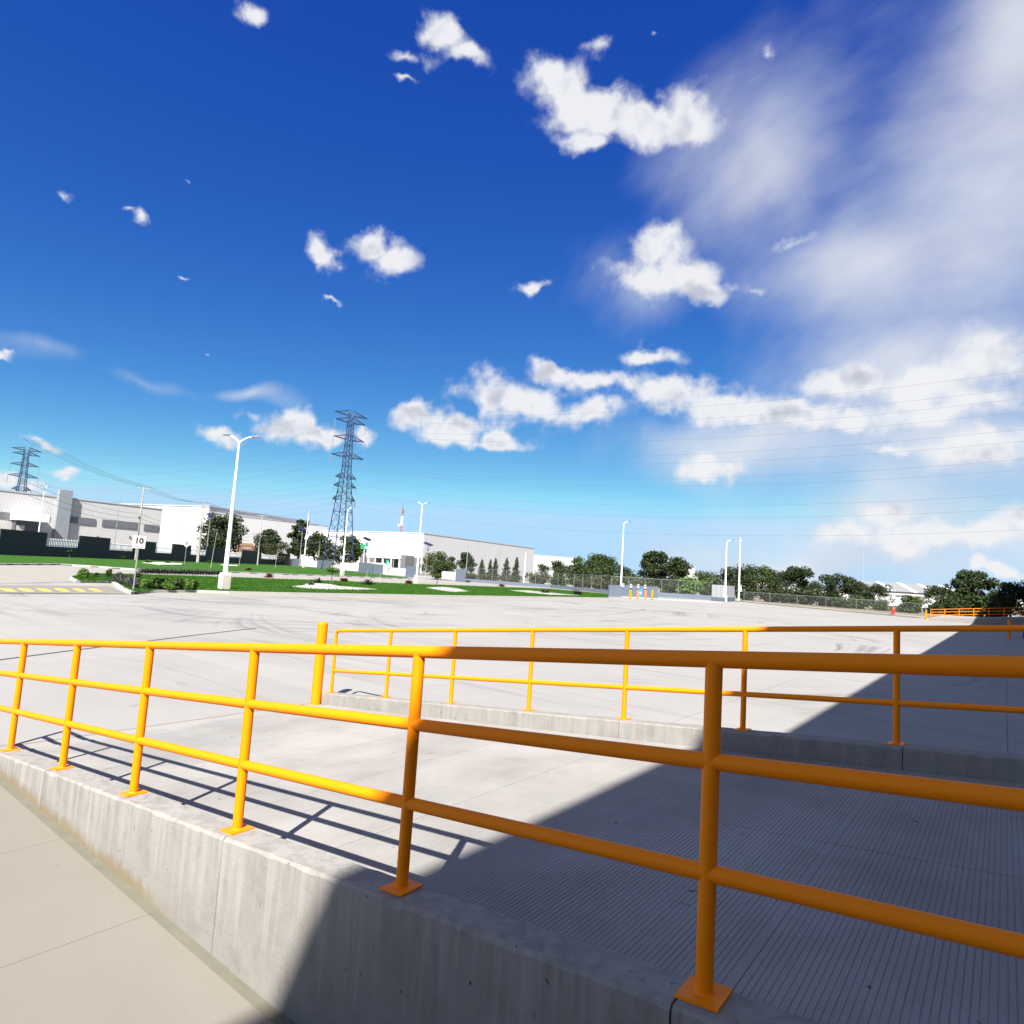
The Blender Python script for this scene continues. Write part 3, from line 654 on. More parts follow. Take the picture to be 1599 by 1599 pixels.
# ------------------------------------------------------------------ trees and plants
def leaf_mesh(name, m, parent, centers, n, size, rng, aspect=1.6, flat=.0):
    # centers: (x,y,z,rx,ry,rz)
    C = np.array(centers); vol = (C[:,3]*C[:,4]*C[:,5])**(2/3); k = rng.choice(len(C), n, p=vol/vol.sum())
    d = rng.normal(size=(n,3)); d /= np.linalg.norm(d, axis=1)[:,None]; r = rng.random(n)**.42
    P = C[k,:3]+d*r[:,None]*C[k,3:6]
    nrm = d*.8+rng.normal(size=(n,3))*.75+np.array([0,0,.25+flat]); nrm /= np.linalg.norm(nrm, axis=1)[:,None]
    a = np.cross(nrm, rng.normal(size=(n,3))); a /= np.linalg.norm(a, axis=1)[:,None]; b = np.cross(nrm, a)
    s = size*rng.uniform(.55, 1.3, n)[:,None]; a = a*s*aspect*.5; b = b*s*.5
    V = np.stack([P-a, P-b*.9+a*.05, P+a, P+b*.9-a*.05], 1)
    me = bpy.data.meshes.new(name); me.vertices.add(n*4); me.vertices.foreach_set('co', V.ravel())
    me.loops.add(n*4); me.loops.foreach_set('vertex_index', np.arange(n*4)); me.polygons.add(n); me.polygons.foreach_set('loop_start', np.arange(n)*4)
    me.materials.append(MATS[m]); me.update(calc_edges=True)
    o = bpy.data.objects.new(name, me); COL.objects.link(o); o.parent = parent; return o
def tree(px, depth, top, width_px, label, m='leaf_dark', shape='round', n=3200, group='trees around the yard', seed=0, base_frac=.28, open_=0.0, z=0.0, leaf=None):
    P = AT(px, depth, z); H = HT(P, top)-z; W = width_px*depth/F_PX/2*1.12
    rng = np.random.default_rng(seed+int(px)); t = thing('tree', P, label, 'tree', group)
    cs = []; limbs = []
    zb = H*base_frac
    nc = {'round': 30, 'open': 18, 'cone': 14}[shape]
    for i in range(nc):
        if shape == 'cone':
            f = (i+.5)/nc; zz = H*.08+(H*.9)*f; rad = W*(1-f)**.8+.12*W; a = rng.random()*6.28; rr = rad*.35*rng.random()
            cs.append((rr*math.cos(a), rr*math.sin(a), zz, rad*.8, rad*.8, H/nc*1.1))
        else:
            f = rng.random()**.8; a = rng.random()*6.28; zz = zb+(H-zb)*(.12+.76*f)
            env = math.sqrt(max(.05, 1-((zz-zb)/(H-zb)*1.75-.75)**2)) if shape == 'round' else math.sqrt(max(.12, 1-((zz-zb)/(H-zb)*1.5-.65)**2))
            rr = W*env*(.3+.52*rng.random()); s = W*rng.uniform(.24, .40)*(1-.25*open_)
            s = min(s, (H-zz)*.95+.15*W)
            cs.append((rr*math.cos(a), rr*math.sin(a), zz, s, s, s*.72)); limbs.append((rr*math.cos(a), rr*math.sin(a), zz))
    if shape == 'round': cs.append((0, 0, zb+(H-zb)*.5, W*.6, W*.6, (H-zb)*.42))
    if shape != 'cone': cs.append((rng.normal()*W*.1, 0, H-W*.24, W*.38, W*.38, W*.26))
    leaf_mesh('crown', m, t, cs, int(n*1.35), leaf or max(.16, H*.042), rng)
    tr = MB(); r0 = max(.09, H*.026); lean = (rng.normal()*.05*H, rng.normal()*.05*H)
    hb = H*.86 if shape == 'cone' else zb+(H-zb)*.35
    tr.tube([(0,0,-.1),(lean[0]*.3,lean[1]*.3,hb*.4),(lean[0],lean[1],hb)], [r0*1.25, r0, r0*.55], 7)
    for (x, y, zz) in limbs[:9]:
        z0 = min(zz*.6, hb*.9); f = z0/hb; tr.tube([(lean[0]*f, lean[1]*f, z0), ((x+lean[0])*.5, (y+lean[1])*.5, z0+(zz-z0)*.55), (x, y, zz)], [r0*.55, r0*.36, r0*.12], 5)
    tr.build('trunk', 'bark', t, True)
    return t
TREES = [
 (347,232,803,78,'broad dark tree behind the shaded wall, left of centre by the tall lamp','leaf_dark','round',3600,.1,0),
 (420,240,826,48,'dark tree left of the bare billboard frame and the transmission tower','leaf_dark','round',2400,.15,0),
 (428,226,846,40,'small olive tree leaning over the picket fence in front of a darker tree','leaf_olive','round',1800,.15,0),
 (463,240,811,32,'tall narrow dark tree against the grey factory edge','leaf_dark','round',2000,.12,0),
 (493,238,829,40,'dark tree just left of the transmission tower legs','leaf_dark','round',2000,.12,0),
 (512,215,845,34,'lower dark tree at the foot of the transmission tower','leaf_dark','round',1800,.05,0),
 (545,186,835,46,'mid-sized tree right of the transmission tower beside the single-arm lamp','leaf_mid','round',2800,.06,0),
 (681,136,861,54,'rounded green tree just right of the double-arm lamp by the white factory corner','leaf_mid','round',3000,.02,0),
 (703,150,868,24,'narrow green tree touching the right side of the rounded green tree','leaf_mid','round',1500,.1,0),
 (728,172,861,30,'dark tree in front of the shaded factory side, first after the rounded tree','leaf_dark','round',1800,.15,0),
 (752,190,872,18,'small dark conifer, leftmost of the row before the factory side','leaf_dark','cone',900,.1,0),
 (765,188,873,14,'small dark conifer, second of the row before the factory side','leaf_dark','cone',900,.1,0),
 (773,190,871,15,'small dark conifer, third of the row before the factory side','leaf_dark','cone',900,.1,0),
 (790,188,871,18,'small dark conifer, fourth of the row before the factory side','leaf_dark','cone',900,.1,0),
 (806,188,870,17,'small dark conifer, rightmost of the row before the factory side','leaf_dark','cone',900,.1,0),
 (845,165,880,34,'low dark tree at the right end of the big white factory','leaf_dark','round',1500,.1,0),
 (870,170,874,26,'dark tree with a thin top in the gap right of the white factory','leaf_dark','round',1400,.1,0),
 (905,140,868,44,'green tree behind the chain-link fence, left half of the big clump','leaf_mid','round',2600,.05,0),
 (938,136,865,60,'green tree behind the chain-link fence, right half of the big clump by the lamp','leaf_mid','round',3200,.05,0),
 (1018,136,860,56,'tallest dark tree behind the slate wall with the bollards','leaf_dark','round',3400,.08,0),
 (1056,138,868,46,'dark spreading tree leaning right of the tallest one, behind the chain-link fence','leaf_dark','round',2800,.15,0),
 (1150,140,882,60,'dark tree behind the two white lamp poles','leaf_dark','round',3000,.05,0),
 (1188,138,883,60,'green tree right of the two white lamp poles','leaf_mid','round',3000,.05,0),
 (1240,124,884,56,'open tree with a visible trunk right of the lamp poles','leaf_dark','open',2400,.3,.4),
 (1311,112,895,62,'open flat-topped tree with forked trunk behind the far kerb','leaf_dark','open',2600,.38,.5),
 (1366,108,912,54,'low leaning tree left of the red hydrant','leaf_dark','open',2000,.2,.3),
 (1348,116,909,26,'thin tree joined to the flat-topped tree','leaf_olive','open',900,.3,.4),
 (1468,112,916,50,'sparse low tree at the left of the biggest right-hand tree','leaf_dark','open',1700,.3,.5),
 (1522,114,891,62,'biggest tree at right, rising behind the far-off railing','leaf_dark','open',3400,.25,.3),
 (1492,116,910,40,'dense part-hidden tree between the sparse tree and the biggest tree','leaf_dark','open',1700,.25,.3),
 (1578,100,908,58,'nearly black tree at the right edge in the building shade','leaf_dark','round',3400,.03,0),
 (885,146,880,44,'dark low tree at the left foot of the big green clump','leaf_dark','round',2200,.02,0),
 (968,150,882,50,'dark low tree behind the lamp that rises over the slate wall','leaf_dark','round',2200,.02,0),
 (1098,150,890,50,'low dark tree between the spreading tree and the lamp poles','leaf_mid','round',2000,.02,0),
 (1216,146,893,44,'low dark tree filling the gap before the open tree','leaf_dark','round',2000,.02,0),
 (1275,140,906,50,'low dark tree between the open tree and the flat-topped tree','leaf_dark','round',1800,.02,0),
 (1622,104,905,60,'nearly black tree cut by the right edge of the view','leaf_dark','round',2800,.03,0)]
for i, (px, D_, top, w, lab, m, shp, n, bf, op) in enumerate(TREES): tree(px, D_, top, w, lab, m, shp, n, seed=i*17, base_frac=bf, open_=op)
def bush(px, depth, top, width_px, label, m='leaf_mid', n=700, name='bush', z=0.0, group=None, leaf=None, P=None):
    if P is None: P = AT(px, depth, z)
    H = max(.15, HT(P, top)-z); W = width_px*depth/F_PX/2; rng = np.random.default_rng(int(px*7+depth))
    t = thing(name, P, label, 'bush', group); cs = []
    for i in range(9):
        a = rng.random()*6.28; rr = W*.75*rng.random()**.6; s = min(W*.45, H*.5)*rng.uniform(.7, 1.2); zz = H*(.2+.55*rng.random())
        cs.append((rr*math.cos(a), rr*math.sin(a), zz, s, s, min(s*.8, H-zz)))
    cs.append((0,0,H*.45,W*.6,W*.6,H*.5))
    leaf_mesh('foliage', m, t, cs, n, leaf or max(.1, H*.13), rng)
    st = MB()
    for c in cs[:5]: st.tube([(c[0]*.2, c[1]*.2, -.05), (c[0], c[1], c[2])], [.04*H/2+.01, .01], 5)
    st.build('stem', 'bark', t); return t
k = 0
for px, D_, top, w, m in ((735,146,893,36,'leaf_olive'),(765,146,895,40,'leaf_olive'),(800,142,898,44,'leaf_olive'),(838,138,894,44,'leaf_olive'),(872,136,893,40,'leaf_mid'),(905,126,898,40,'leaf_olive'),(940,122,896,44,'leaf_olive'),(978,124,893,40,'leaf_mid'),(1010,126,898,34,'leaf_dark'),(1045,122,903,34,'leaf_dark'),(1078,124,900,46,'leaf_bright'),(1104,126,897,36,'leaf_mid')):
    tag(bush(px, D_, top, w, 'leafy bush growing behind the chain-link fence', m, 1100, group='bushes behind the chain-link fence'))
for i, (px, D_, top, w, m) in enumerate(((1170,118,918,40,'leaf_dark'),(1200,116,916,40,'leaf_dark'),(1226,114,921,36,'leaf_dark'),(1256,112,920,40,'leaf_dark'),(1285,108,924,40,'leaf_dark'),(1318,104,929,40,'leaf_mid'),(1345,104,928,36,'leaf_mid'),(1378,102,936,36,'leaf_mid'),(1460,104,938,40,'leaf_dark'),(1495,106,934,50,'leaf_dark'),(1535,108,930,50,'leaf_dark'),(1480,110,926,44,'leaf_dark'),(1512,110,924,50,'leaf_dark'),(1548,112,926,50,'leaf_dark'),(1240,116,916,40,'leaf_dark'),(1300,112,920,40,'leaf_dark'),(1560,104,922,50,'leaf_dark'))):
    bush(px, D_, top, w, 'dark low bush in the hedge row behind the far right kerb', m, 800, group='bushes along the far right kerb')
bush(1422, 98, 929, 44, 'round green bush right of the red hydrant', 'leaf_mid', 1000)
bush(1405, 100, 946, 30, 'small bright shrub at the foot of the round bush', 'leaf_bright', 400)
# bed plants at the yard corner
def bedbush(px, py, top, w, label, m, n, leaf, group=None, name='bush'):
    P = G(px, py, LZ); d_ = (P-co.location).dot(AF); return bush(px, d_, top, w, label, m, n, z=LZ, leaf=leaf, P=P, group=group, name=name)
co_loc = Vector((0,0,CAM_Z)); co.location = co.location
bedbush(131, 904, 886, 18, 'dark bush at the left tip of the planted bed', 'leaf_bright', 900, .09)
bedbush(149, 902, 893, 8, 'small dark sprig next to the bush at the tip of the bed', 'leaf_dark', 150, .08)
bedbush(170, 903, 885, 11, 'upright shrub in the middle of the planted bed', 'leaf_mid', 350, .08)
bedbush(187, 902, 891, 9, 'thin sprig left of the ten sign', 'leaf_mid', 160, .07)
bedbush(215, 903, 888, 12, 'small shrub just behind the ten sign', 'leaf_mid', 300, .08)
for i, (px, py, top, w) in enumerate(((226,921,903,20),(243,921,901,22),(259,921.5,902,22),(275,921.5,902,22),(290,921.5,903,22),(302,921,906,12))):
    bedbush(px, py, top, w, 'green shrub of the clipped row right of the ten sign', 'leaf_mid' if i % 2 else 'leaf_bright', 1100, .10, 'clipped shrubs right of the ten sign')
def spiky(P, n, L, label, m='leaf_purple', name='plant', w=.03, up=.6, stem=0.0, group=None):
    t = thing(name, P, label, 'plant', group); b = MB(); rng = random.Random(int(P.x*31+P.y*7))
    for i in range(n):
        a = rng.random()*6.28; e = rng.uniform(up-.35, up+.6); l = L*rng.uniform(.7, 1.1); d = Vector((math.cos(a)*math.cos(e), math.sin(a)*math.cos(e), math.sin(e))); s = Vector((-math.sin(a), math.cos(a), 0))*w
        o = Vector((0,0,stem)); mid = o+d*l*.55; tip = o+d*l+Vector((0,0,-.16*l))
        b.add([o-s*.6, o+s*.6, mid+s, tip, mid-s], [(0,1,2,3,4)])
    b.build('leaves', m, t)
    if stem: MB().tube([(0,0,-.05),(0,0,stem+.03)], [.07,.05], 6).build('stem', 'bark', t, True)
    return t
for i in range(16):
    f = i/15; P = G(182+f*32, 909+f*9.5-(i % 3)*3, LZ); spiky(P, 34, .62, 'dark strappy plant clump left of the ten sign', 'leaf_purple', w=.035, group='strappy plants left of the ten sign')
for i in range(30):
    f = i/29; P = G(222+f*126, 895.5+f*2.8, 0.02); spiky(P, 30, .75, 'grey-green grass clump in the strip hedge along the road', 'leaf_purple', w=.05, up=.9, group='grass clumps of the road strip')
for px, py, L, lab in ((574,913.5,1.0,'grey agave at the right end of the left gravel bed'),(497,910.5,.8,'grey agave behind the left gravel bed'),(486,914,.5,'small grey agave on the left gravel bed'),(731,909.5,.7,'small dark plant behind the middle gravel bed'),(850,926,.9,'dark agave on the right gravel bed'),(900,928.5,1.1,'grey agave right of the right gravel bed'),(232,879,.9,'dark agave on the far left gravel patch'),(262,879.5,.8,'smaller dark agave on the far left gravel patch')):
    spiky(G(px, py, LZ), 40, L, lab, 'leaf_purple', w=.07)
for px, py, top, lab in ((517,913,880,'small yucca with a thin trunk left of the single-arm lamp'),(682,914.5,894,'small yucca with a thin trunk behind the middle gravel bed'),(326,886,873,'little palm on the back lawn right of the dark wall'),(108,873,856,'young tree before the shaded fence at left'),(192,882,866,'young tree on the back lawn left of the ten sign')):
    P = G(px, py, LZ if py > 895 else .1); H = HT(P, top)-.1; spiky(P, 46, H*.5, lab, 'leaf_bright' if px > 300 else 'leaf_mid', 'young_palm' if px > 300 else 'sapling', w=H*.035, stem=H*.55)
for px, py, lab in ((421,902,'reddish ground plant beside the road, left one'),(537,908,'reddish ground plant beside the road, in the middle'),(638,911.5,'reddish ground plant beside the road below the double-arm lamp'),(783,916,'dark ground plant beside the road, right one'),(388,890.5,'small reddish plant on the back lawn')):
    spiky(G(px, py, LZ), 60, .75, lab, 'leaf_red', w=.08, up=.5)
# staked saplings: bare sticks
for px, py, top, lab in ((329,887,825,'tall bare staked sapling near the tall lamp'),(373,884,860,'thin bare sapling by the mesh panel'),(401.5,884,862,'thin bare sapling before the picket fence'),(429.5,887,845,'thin bare sapling right of the picket fence'),(572,902.5,890,'short white stake on the back lawn left of the green board'),(592,910,895,'short white stake at the road edge'),(663,904,866,'thin leaning stake before the rounded tree')):
    P = G(px, py, .1); H = HT(P, top)-.1; t = thing('sapling', P, lab, 'sapling')
    MB().tube([(0,0,-.1),(.05*H*.3,.02*H,H*.5),(.12*H*.3,.05*H,H)], [.045,.035,.015], 6).build('trunk', 'wood_pole', t, True)
    b = MB(); rg = random.Random(int(px))
    for i in range(7): a = rg.random()*6.28; z_ = H*rg.uniform(.55,.95); b.tube([(.03*H,.03*H,z_),(math.cos(a)*H*.08,math.sin(a)*H*.08,z_+H*.07)], [.015,.006], 4)
    b.build('twig', 'bark', t)

# ------------------------------------------------------------------ boundary walls
def frame_thing(name, A, B, label, cat, group=None):
    t = thing(name, A, label, cat, group, math.atan2(B.y-A.y, B.x-A.x)); return t, (B-A).length
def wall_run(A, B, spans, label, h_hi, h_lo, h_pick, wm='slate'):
    t, L = frame_thing('boundary_wall', A, B, label, 'wall'); pk = None
    for (f0, f1, kind) in spans:
        x0, x1 = f0*L, f1*L
        if kind == 's': MB().box(((x0+x1)/2, 0, h_hi/2), (x1-x0-.02, .3, h_hi)).build('wall_panel', wm, t)
        else:
            if h_lo > .3: MB().box(((x0+x1)/2, 0, h_lo/2), (x1-x0-.02, .24, h_lo)).build('wall_panel', wm, t)
            n = max(3, int((x1-x0)/.42))
            for z_ in (h_lo+.25, h_pick-.3): MB().box(((x0+x1)/2, 0, z_), (x1-x0-.06, .05, .09)).build('rail', 'picket', t)
            for i in range(n):
                x = x0+(i+.5)*(x1-x0)/n
                if pk is None: pk = MB().box((0,0,(h_pick+h_lo)/2), (.17, .06, h_pick-h_lo)).build('picket', 'picket', t); o = pk
                else: o = copy_obj(pk, t)
                o.location = (x, .0, 0)
    return t
def fline(A, B, px):                          # fraction along A-B at a bearing
    d = ray(px, HZ(px)); dx, dy = B.x-A.x, B.y-A.y; det = dx*(-d.y)+d.x*dy
    return ((0-A.x)*(-d.y)+d.x*(0-A.y))/det
Am = Wm
def spans(A, B, lst): return [(fline(A, B, a), fline(A, B, b), k) for a, b, k in lst]
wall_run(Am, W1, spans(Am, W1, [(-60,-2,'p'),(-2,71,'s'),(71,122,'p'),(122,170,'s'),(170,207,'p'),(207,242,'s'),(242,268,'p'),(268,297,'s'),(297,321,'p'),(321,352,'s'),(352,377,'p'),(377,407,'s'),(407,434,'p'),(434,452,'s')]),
  'long slate wall at left with shade put into its colour, tall panels and white picket gaps', 4.35, 1.95, 3.4, 'slate_shaded')
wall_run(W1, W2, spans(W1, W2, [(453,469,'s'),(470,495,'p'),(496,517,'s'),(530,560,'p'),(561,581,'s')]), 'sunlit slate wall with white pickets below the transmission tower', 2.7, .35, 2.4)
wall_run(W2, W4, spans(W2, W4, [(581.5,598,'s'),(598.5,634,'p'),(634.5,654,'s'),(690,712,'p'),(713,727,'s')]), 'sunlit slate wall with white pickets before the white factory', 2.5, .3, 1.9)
# chain-link fence on a low wall
def chain(A, B, label, low, h, step, name='chain_link_fence'):
    t, L = frame_thing(name, A, B, label, 'fence')
    if low: MB().box((L/2, 0, low/2), (L, .25, low)).build('low_wall', 'slate', t)
    MB().quad((0,0,low),(L,0,low),(L,0,h),(0,0,h)).build('mesh_panel', 'chain', t)
    n = max(1, int(round(L/step))); pm = None
    for i in range(n+1):
        if pm is None: pm = MB().tube([(0,0,0),(0,0,h+.06)], .045, 6).build('post', 'galv', t, True); o = pm
        else: o = copy_obj(pm, t)
        o.location = (i*L/n, 0, 0)
    MB().tube([(0,0,h),(L,0,h)], .03, 5).build('top_rail', 'galv', t)
    return t
C0 = AT(727, 133); C1 = AT(860, 124); C2 = AT(955, 104); C3 = AT(1112, 104)
chain(C0, C1, 'chain-link fence on a low slate wall, left stretch before the conifers', .62, 2.9, 3.2)
chain(C1, C2, 'chain-link fence on a low slate wall, middle stretch before the green clump', .62, 2.9, 3.2)
chain(C2, C3, 'chain-link fence on a low slate wall, right stretch behind the bollards', .75, 2.9, 3.0)
chain(AT(1162, 108), AT(1440, 92), 'low wire fence before the hedge along the far right kerb', 0, 1.7, 4.5)
# slate wall with service boxes and bollards
PA, PB = AT(951, 87), AT(1027, 90)
t, L = frame_thing('service_wall', PA, PB, 'slate wall with small pale boxes behind four yellow bollards', 'wall')
MB().box((L*.17, 0, HT(PA, 913)/2), (L*.34, .3, HT(PA, 913))).build('wall_panel', 'slate', t); MB().box((L*.67, 0, HT(PB, 917.5)/2+.05), (L*.66, .28, HT(PB, 917.5)+.1)).build('wall_panel', 'slate', t)
MB().box((L*.62, -.35, .06), (L*.76, .5, .12)).build('plinth', 'kerb', t)
for px in (972, 984.3, 995.5, 1006.4):
    f = fline(PA, PB, px); MB().box((f*L, -.22, 1.63), (.30, .14, .55)).build('service_box', 'sign_white', t)
    MB().box((f*L, -.305, 1.68), (.2, .03, .22)).build('box_window', 'metal_grey', t)
for i, (px, py) in enumerate(((984,936),(995.5,936),(1007.5,936),(1018,937))):
    P = G(px, py); bollard(P, HT(P, 921.5), .13, ('first','second','third','last')[i]+' from the left of the four yellow bollards before the slate wall', 'bollards at the slate wall', seg=10)
f = fline(PA, PB, 1001); P = PA+(PB-PA)*f; t = thing('blue_sign', P+Vector((.2,-.45,0)), 'blue square sign standing between the yellow bollards', 'sign', rz=math.atan2(PB.y-PA.y, PB.x-PA.x))
MB().box((0,0,.72), (.55,.05,1.25)).build('board', 'sign_blue', t); MB().box((0,-.03,.72), (.3,.02,.34)).build('symbol', 'sign_white', t); MB().box((0,0,.05), (.08,.06,.1)).build('foot', 'metal_grey', t)
# corrugated enclosure
EA, EB, EC = AT(1112, 99), AT(1130.5, 97), AT(1147, 106)
t = thing('enclosure', EA, 'grey slatted enclosure at the end of the chain-link fence by the lamp', 'enclosure')
for (a, b_, n_) in ((EA, EB, 5), (EB, EC, 4)):
    ang = math.atan2(b_.y-a.y, b_.x-a.x); Lw = (b_-a).length
    MB().box((((a+b_)/2).x, ((a+b_)/2).y, .32), (Lw, .25, .64), ang).build('low_wall', 'slate', t, rel=True)
    for i in range(n_):
        c = a+(b_-a)*((i+.5)/n_); MB().box((c.x, c.y, 1.6), (Lw/n_-.05, .08, 1.9), ang).build('panel', 'corr_grey', t, rel=True)
# far right kerb
struct(edge_strip([(1158,939.5),(1250,948),(1330,955),(1390,960.5),(1442,965)], .35, -.02, .17, 'kerb', 'kerb', 1))
struct(MB().prism(gpoly([(1147,940),(1160,940),(1250,949),(1330,956),(1390,961.5),(1442,966)], 0)+[(-8,180),(-60,220)], -.05, .1).build('verge', 'soil'))
struct(edge_strip([(1027,936.5),(1080,939),(1130,941.5)], .3, -.02, .15, 'kerb', 'kerb', 1))

# ------------------------------------------------------------------ street lamps
def lamp(P, H, arms, label, ped=1.05, r0=.15, r1=.06, ang=None, group='white street lamps'):
    t = thing('street_lamp', P, label, 'street lamp', group)
    if ped: MB().box((0,0,ped/2-.05), (.56,.56,ped+.1)).build('pedestal', 'concrete_block', t, bevel=.02); MB().box((0,0,ped+.06), (.5,.5,.12)).build('base_plate', 'white_paint', t, bevel=.03)
    MB().tube([(0,0,ped),(0,0,ped+.4),(0,0,H*.55),(0,0,H-.45)], [r0*1.15, r0, (r0+r1)/2, r1], 14).build('pole', 'white_paint', t, True)
    for a in arms:
        d = Vector((math.cos(a), math.sin(a), 0)); b = Vector((0,0,H-.5))
        am = MB().tube([b, b+d*.22+Vector((0,0,.2)), b+d*.48+Vector((0,0,.38)), b+d*.8+Vector((0,0,.48))], [.06,.05,.045,.04], 8).build('arm', 'white_paint', t, True)
        c = b+d*.95+Vector((0,0,.49)); hd = MB().box(tuple(c), (.5,.24,.07), a).build('lamp_head', 'dark_head', am, bevel=.02)
        MB().box((c.x, c.y, c.z-.045), (.36,.17,.02), a).build('lens', 'lens', hd)
    return t
def rdir(off): return math.atan2(AR.y, AR.x)+off   # bearing across the view at the yard
L1 = G(349, 923); lamp(L1, HT(L1, 676), (rdir(.25), rdir(math.pi-.15)), 'tallest white lamp with two arms on a concrete block, at left')
L2 = G(534, 899.5); lamp(L2, HT(L2, 791), (rdir(.1),), 'white single-arm lamp right of the transmission tower', ped=.9)
L3 = G(650, 911); lamp(L3, HT(L3, 783), (rdir(.1), rdir(math.pi-.1)), 'white two-armed lamp before the corner of the white factory', ped=1.0)
L4 = AT(475, 196); lamp(L4, HT(L4, 795), (rdir(1.4), rdir(-1.6)), 'white lamp seen end-on beside the tall narrow tree', ped=.9)
L5 = AT(970, 104); lamp(L5, HT(L5, 813), (rdir(.1),), 'white single-arm lamp rising behind the slate wall with bollards', ped=.9)
L6 = G(1132, 940); lamp(L6, HT(L6, 842), (rdir(.1),), 'white single-arm lamp by the grey enclosure', ped=.9)
L8 = AT(58, 138); lamp(L8, HT(L8, 757), (rdir(1.35), rdir(-1.7)), 'white lamp at far left before the shaded factory', ped=0)
P = AT(1154, 118); H = HT(P, 838); t = thing('camera_mast', P, 'plain white mast with a control box, right of the lamp by the enclosure', 'mast')
MB().tube([(0,0,0),(0,0,H*.7),(0,0,H-.7)], [.17,.13,.10], 12).build('pole', 'white_paint', t, True); MB().tube([(0,0,H-.7),(0,0,H)], [.05,.02], 6).build('finial', 'white_paint', t); MB().box((.1,-.1,H-.8), (.35,.35,.3)).build('camera_head', 'white_paint', t); MB().box((.25,-.15,2.2), (.4,.3,1.1)).build('control_box', 'white_paint', t)
# solar street lights
for px, D_, base, top, lab in ((322,205,None,802,'solar street light with dark panels left of the tall lamp'),(468,215,None,824,'solar street light before the tall narrow tree'),(570,200,None,840,'solar street light above the green street sign'),(666,190,None,848,'solar street light against the shaded factory side')):
    P = AT(px, D_); H = HT(P, top); t = thing('solar_light', P, lab, 'solar light', 'solar street lights')
    MB().tube([(0,0,0),(0,0,H-.6)], [.16,.1], 8).build('pole', 'metal_grey', t, True)
    b = MB(); c = Vector((0,0,H-.3)); a = rdir(-.5); u = Vector((math.cos(a), math.sin(a), -.3)); v = Vector((-math.sin(a), math.cos(a), .35))
    q = [c-u*1.5-v*.7, c+u*1.5-v*.7, c+u*1.5+v*.7, c-u*1.5+v*.7]; b.add(q+[x+Vector((0,0,.08)) for x in q], [(3,2,1,0),(4,5,6,7),(0,1,5,4),(1,2,6,5),(2,3,7,6),(3,0,4,7)]); b.build('panel', 'solar', t)
    d = Vector((math.cos(a), math.sin(a), 0)); ar = MB().tube([(0,0,H-1.3), tuple(-d*1.2+Vector((0,0,H-1.1)))], [.07,.05], 6).build('arm', 'metal_grey', t); MB().box(tuple(-d*1.4+Vector((0,0,H-1.15))), (.8,.3,.15), a).build('lamp_head', 'sign_white', ar)
    MB().box((0,0,H-1.9), (.45,.35,.7)).build('battery_box', 'dark_head', t)

# ------------------------------------------------------------------ signs
def text(body, size, m, parent, loc, rot):
    cu = bpy.data.curves.new('lettering', 'FONT'); cu.body = body; cu.size = size; cu.align_x = 'CENTER'; cu.align_y = 'CENTER'; cu.extrude = .004; cu.offset = size*.03
    o = bpy.data.objects.new('lettering_tmp', cu); COL.objects.link(o); bpy.context.view_layer.update()
    me = bpy.data.meshes.new_from_object(o.evaluated_get(bpy.context.evaluated_depsgraph_get())); bpy.data.objects.remove(o)
    me.materials.append(MATS[m]); q = bpy.data.objects.new('lettering', me); COL.objects.link(q); q.parent = parent; q.location = loc; q.rotation_euler = rot; return q
def facing(P): return math.atan2(-P.x, P.y)*1.0   # rotation so local -Y looks back to the yard
P = G(208, 922, LZ); H = HT(P, 836)-LZ; rz = math.atan2(P.y, P.x)-math.pi/2
t = thing('speed_sign', P, 'white square speed sign reading 10 on a thin grey post', 'sign', rz=rz)
MB().tube([(0,0,-.1),(0,0,H-.02)], .04, 8).build('post', 'metal_grey', t, True)
bd = MB().box((0,-.055,H-.34), (.62,.02,.68)).build('board', 'sign_white', t, bevel=.006)
rg = MB(); n = 28; cz = H-.28
for k in range(n):
    a, b_ = 2*math.pi*k/n, 2*math.pi*(k+1)/n
    rg.quad((.225*math.cos(a),-.068,cz+.225*math.sin(a)),(.225*math.cos(b_),-.068,cz+.225*math.sin(b_)),(.213*math.cos(b_),-.068,cz+.213*math.sin(b_)),(.213*math.cos(a),-.068,cz+.213*math.sin(a)))
rg.build('ring', 'sign_black', bd); text('10', .40, 'sign_black', bd, (0,-.069,cz), (math.pi/2,0,0)); MB().box((0,-.068,H-.6), (.36,.004,.03)).build('rule', 'sign_black', bd)
P = AT(290, 120); H = HT(P, 843); rz = math.atan2(P.y, P.x)-math.pi/2
t = thing('diamond_sign', P, 'white diamond warning sign with a black arrow behind the clipped shrubs', 'sign', rz=rz)
MB().tube([(0,0,0),(0,0,H-.3)], .05, 6).build('post', 'metal_grey', t); b = MB(); s_ = .72
b.add([(x, y, z) for y in (-.06,-.03) for x, z in ((-s_,H-s_),(0,H-2*s_),(s_,H-s_),(0,H))], [(0,1,2,3),(7,6,5,4),(0,4,5,1),(1,5,6,2),(2,6,7,3),(3,7,4,0)]); bd = b.build('board', 'sign_white', t)
MB().box((0,-.068,H-s_-.08), (.1,.01,.5)).build('arrow_shaft', 'sign_black', bd); MB().add([(-.2,-.07,H-s_+.1),(.2,-.07,H-s_+.1),(0,-.07,H-s_+.42)], [(0,1,2)]).build('arrow_head', 'sign_black', bd)
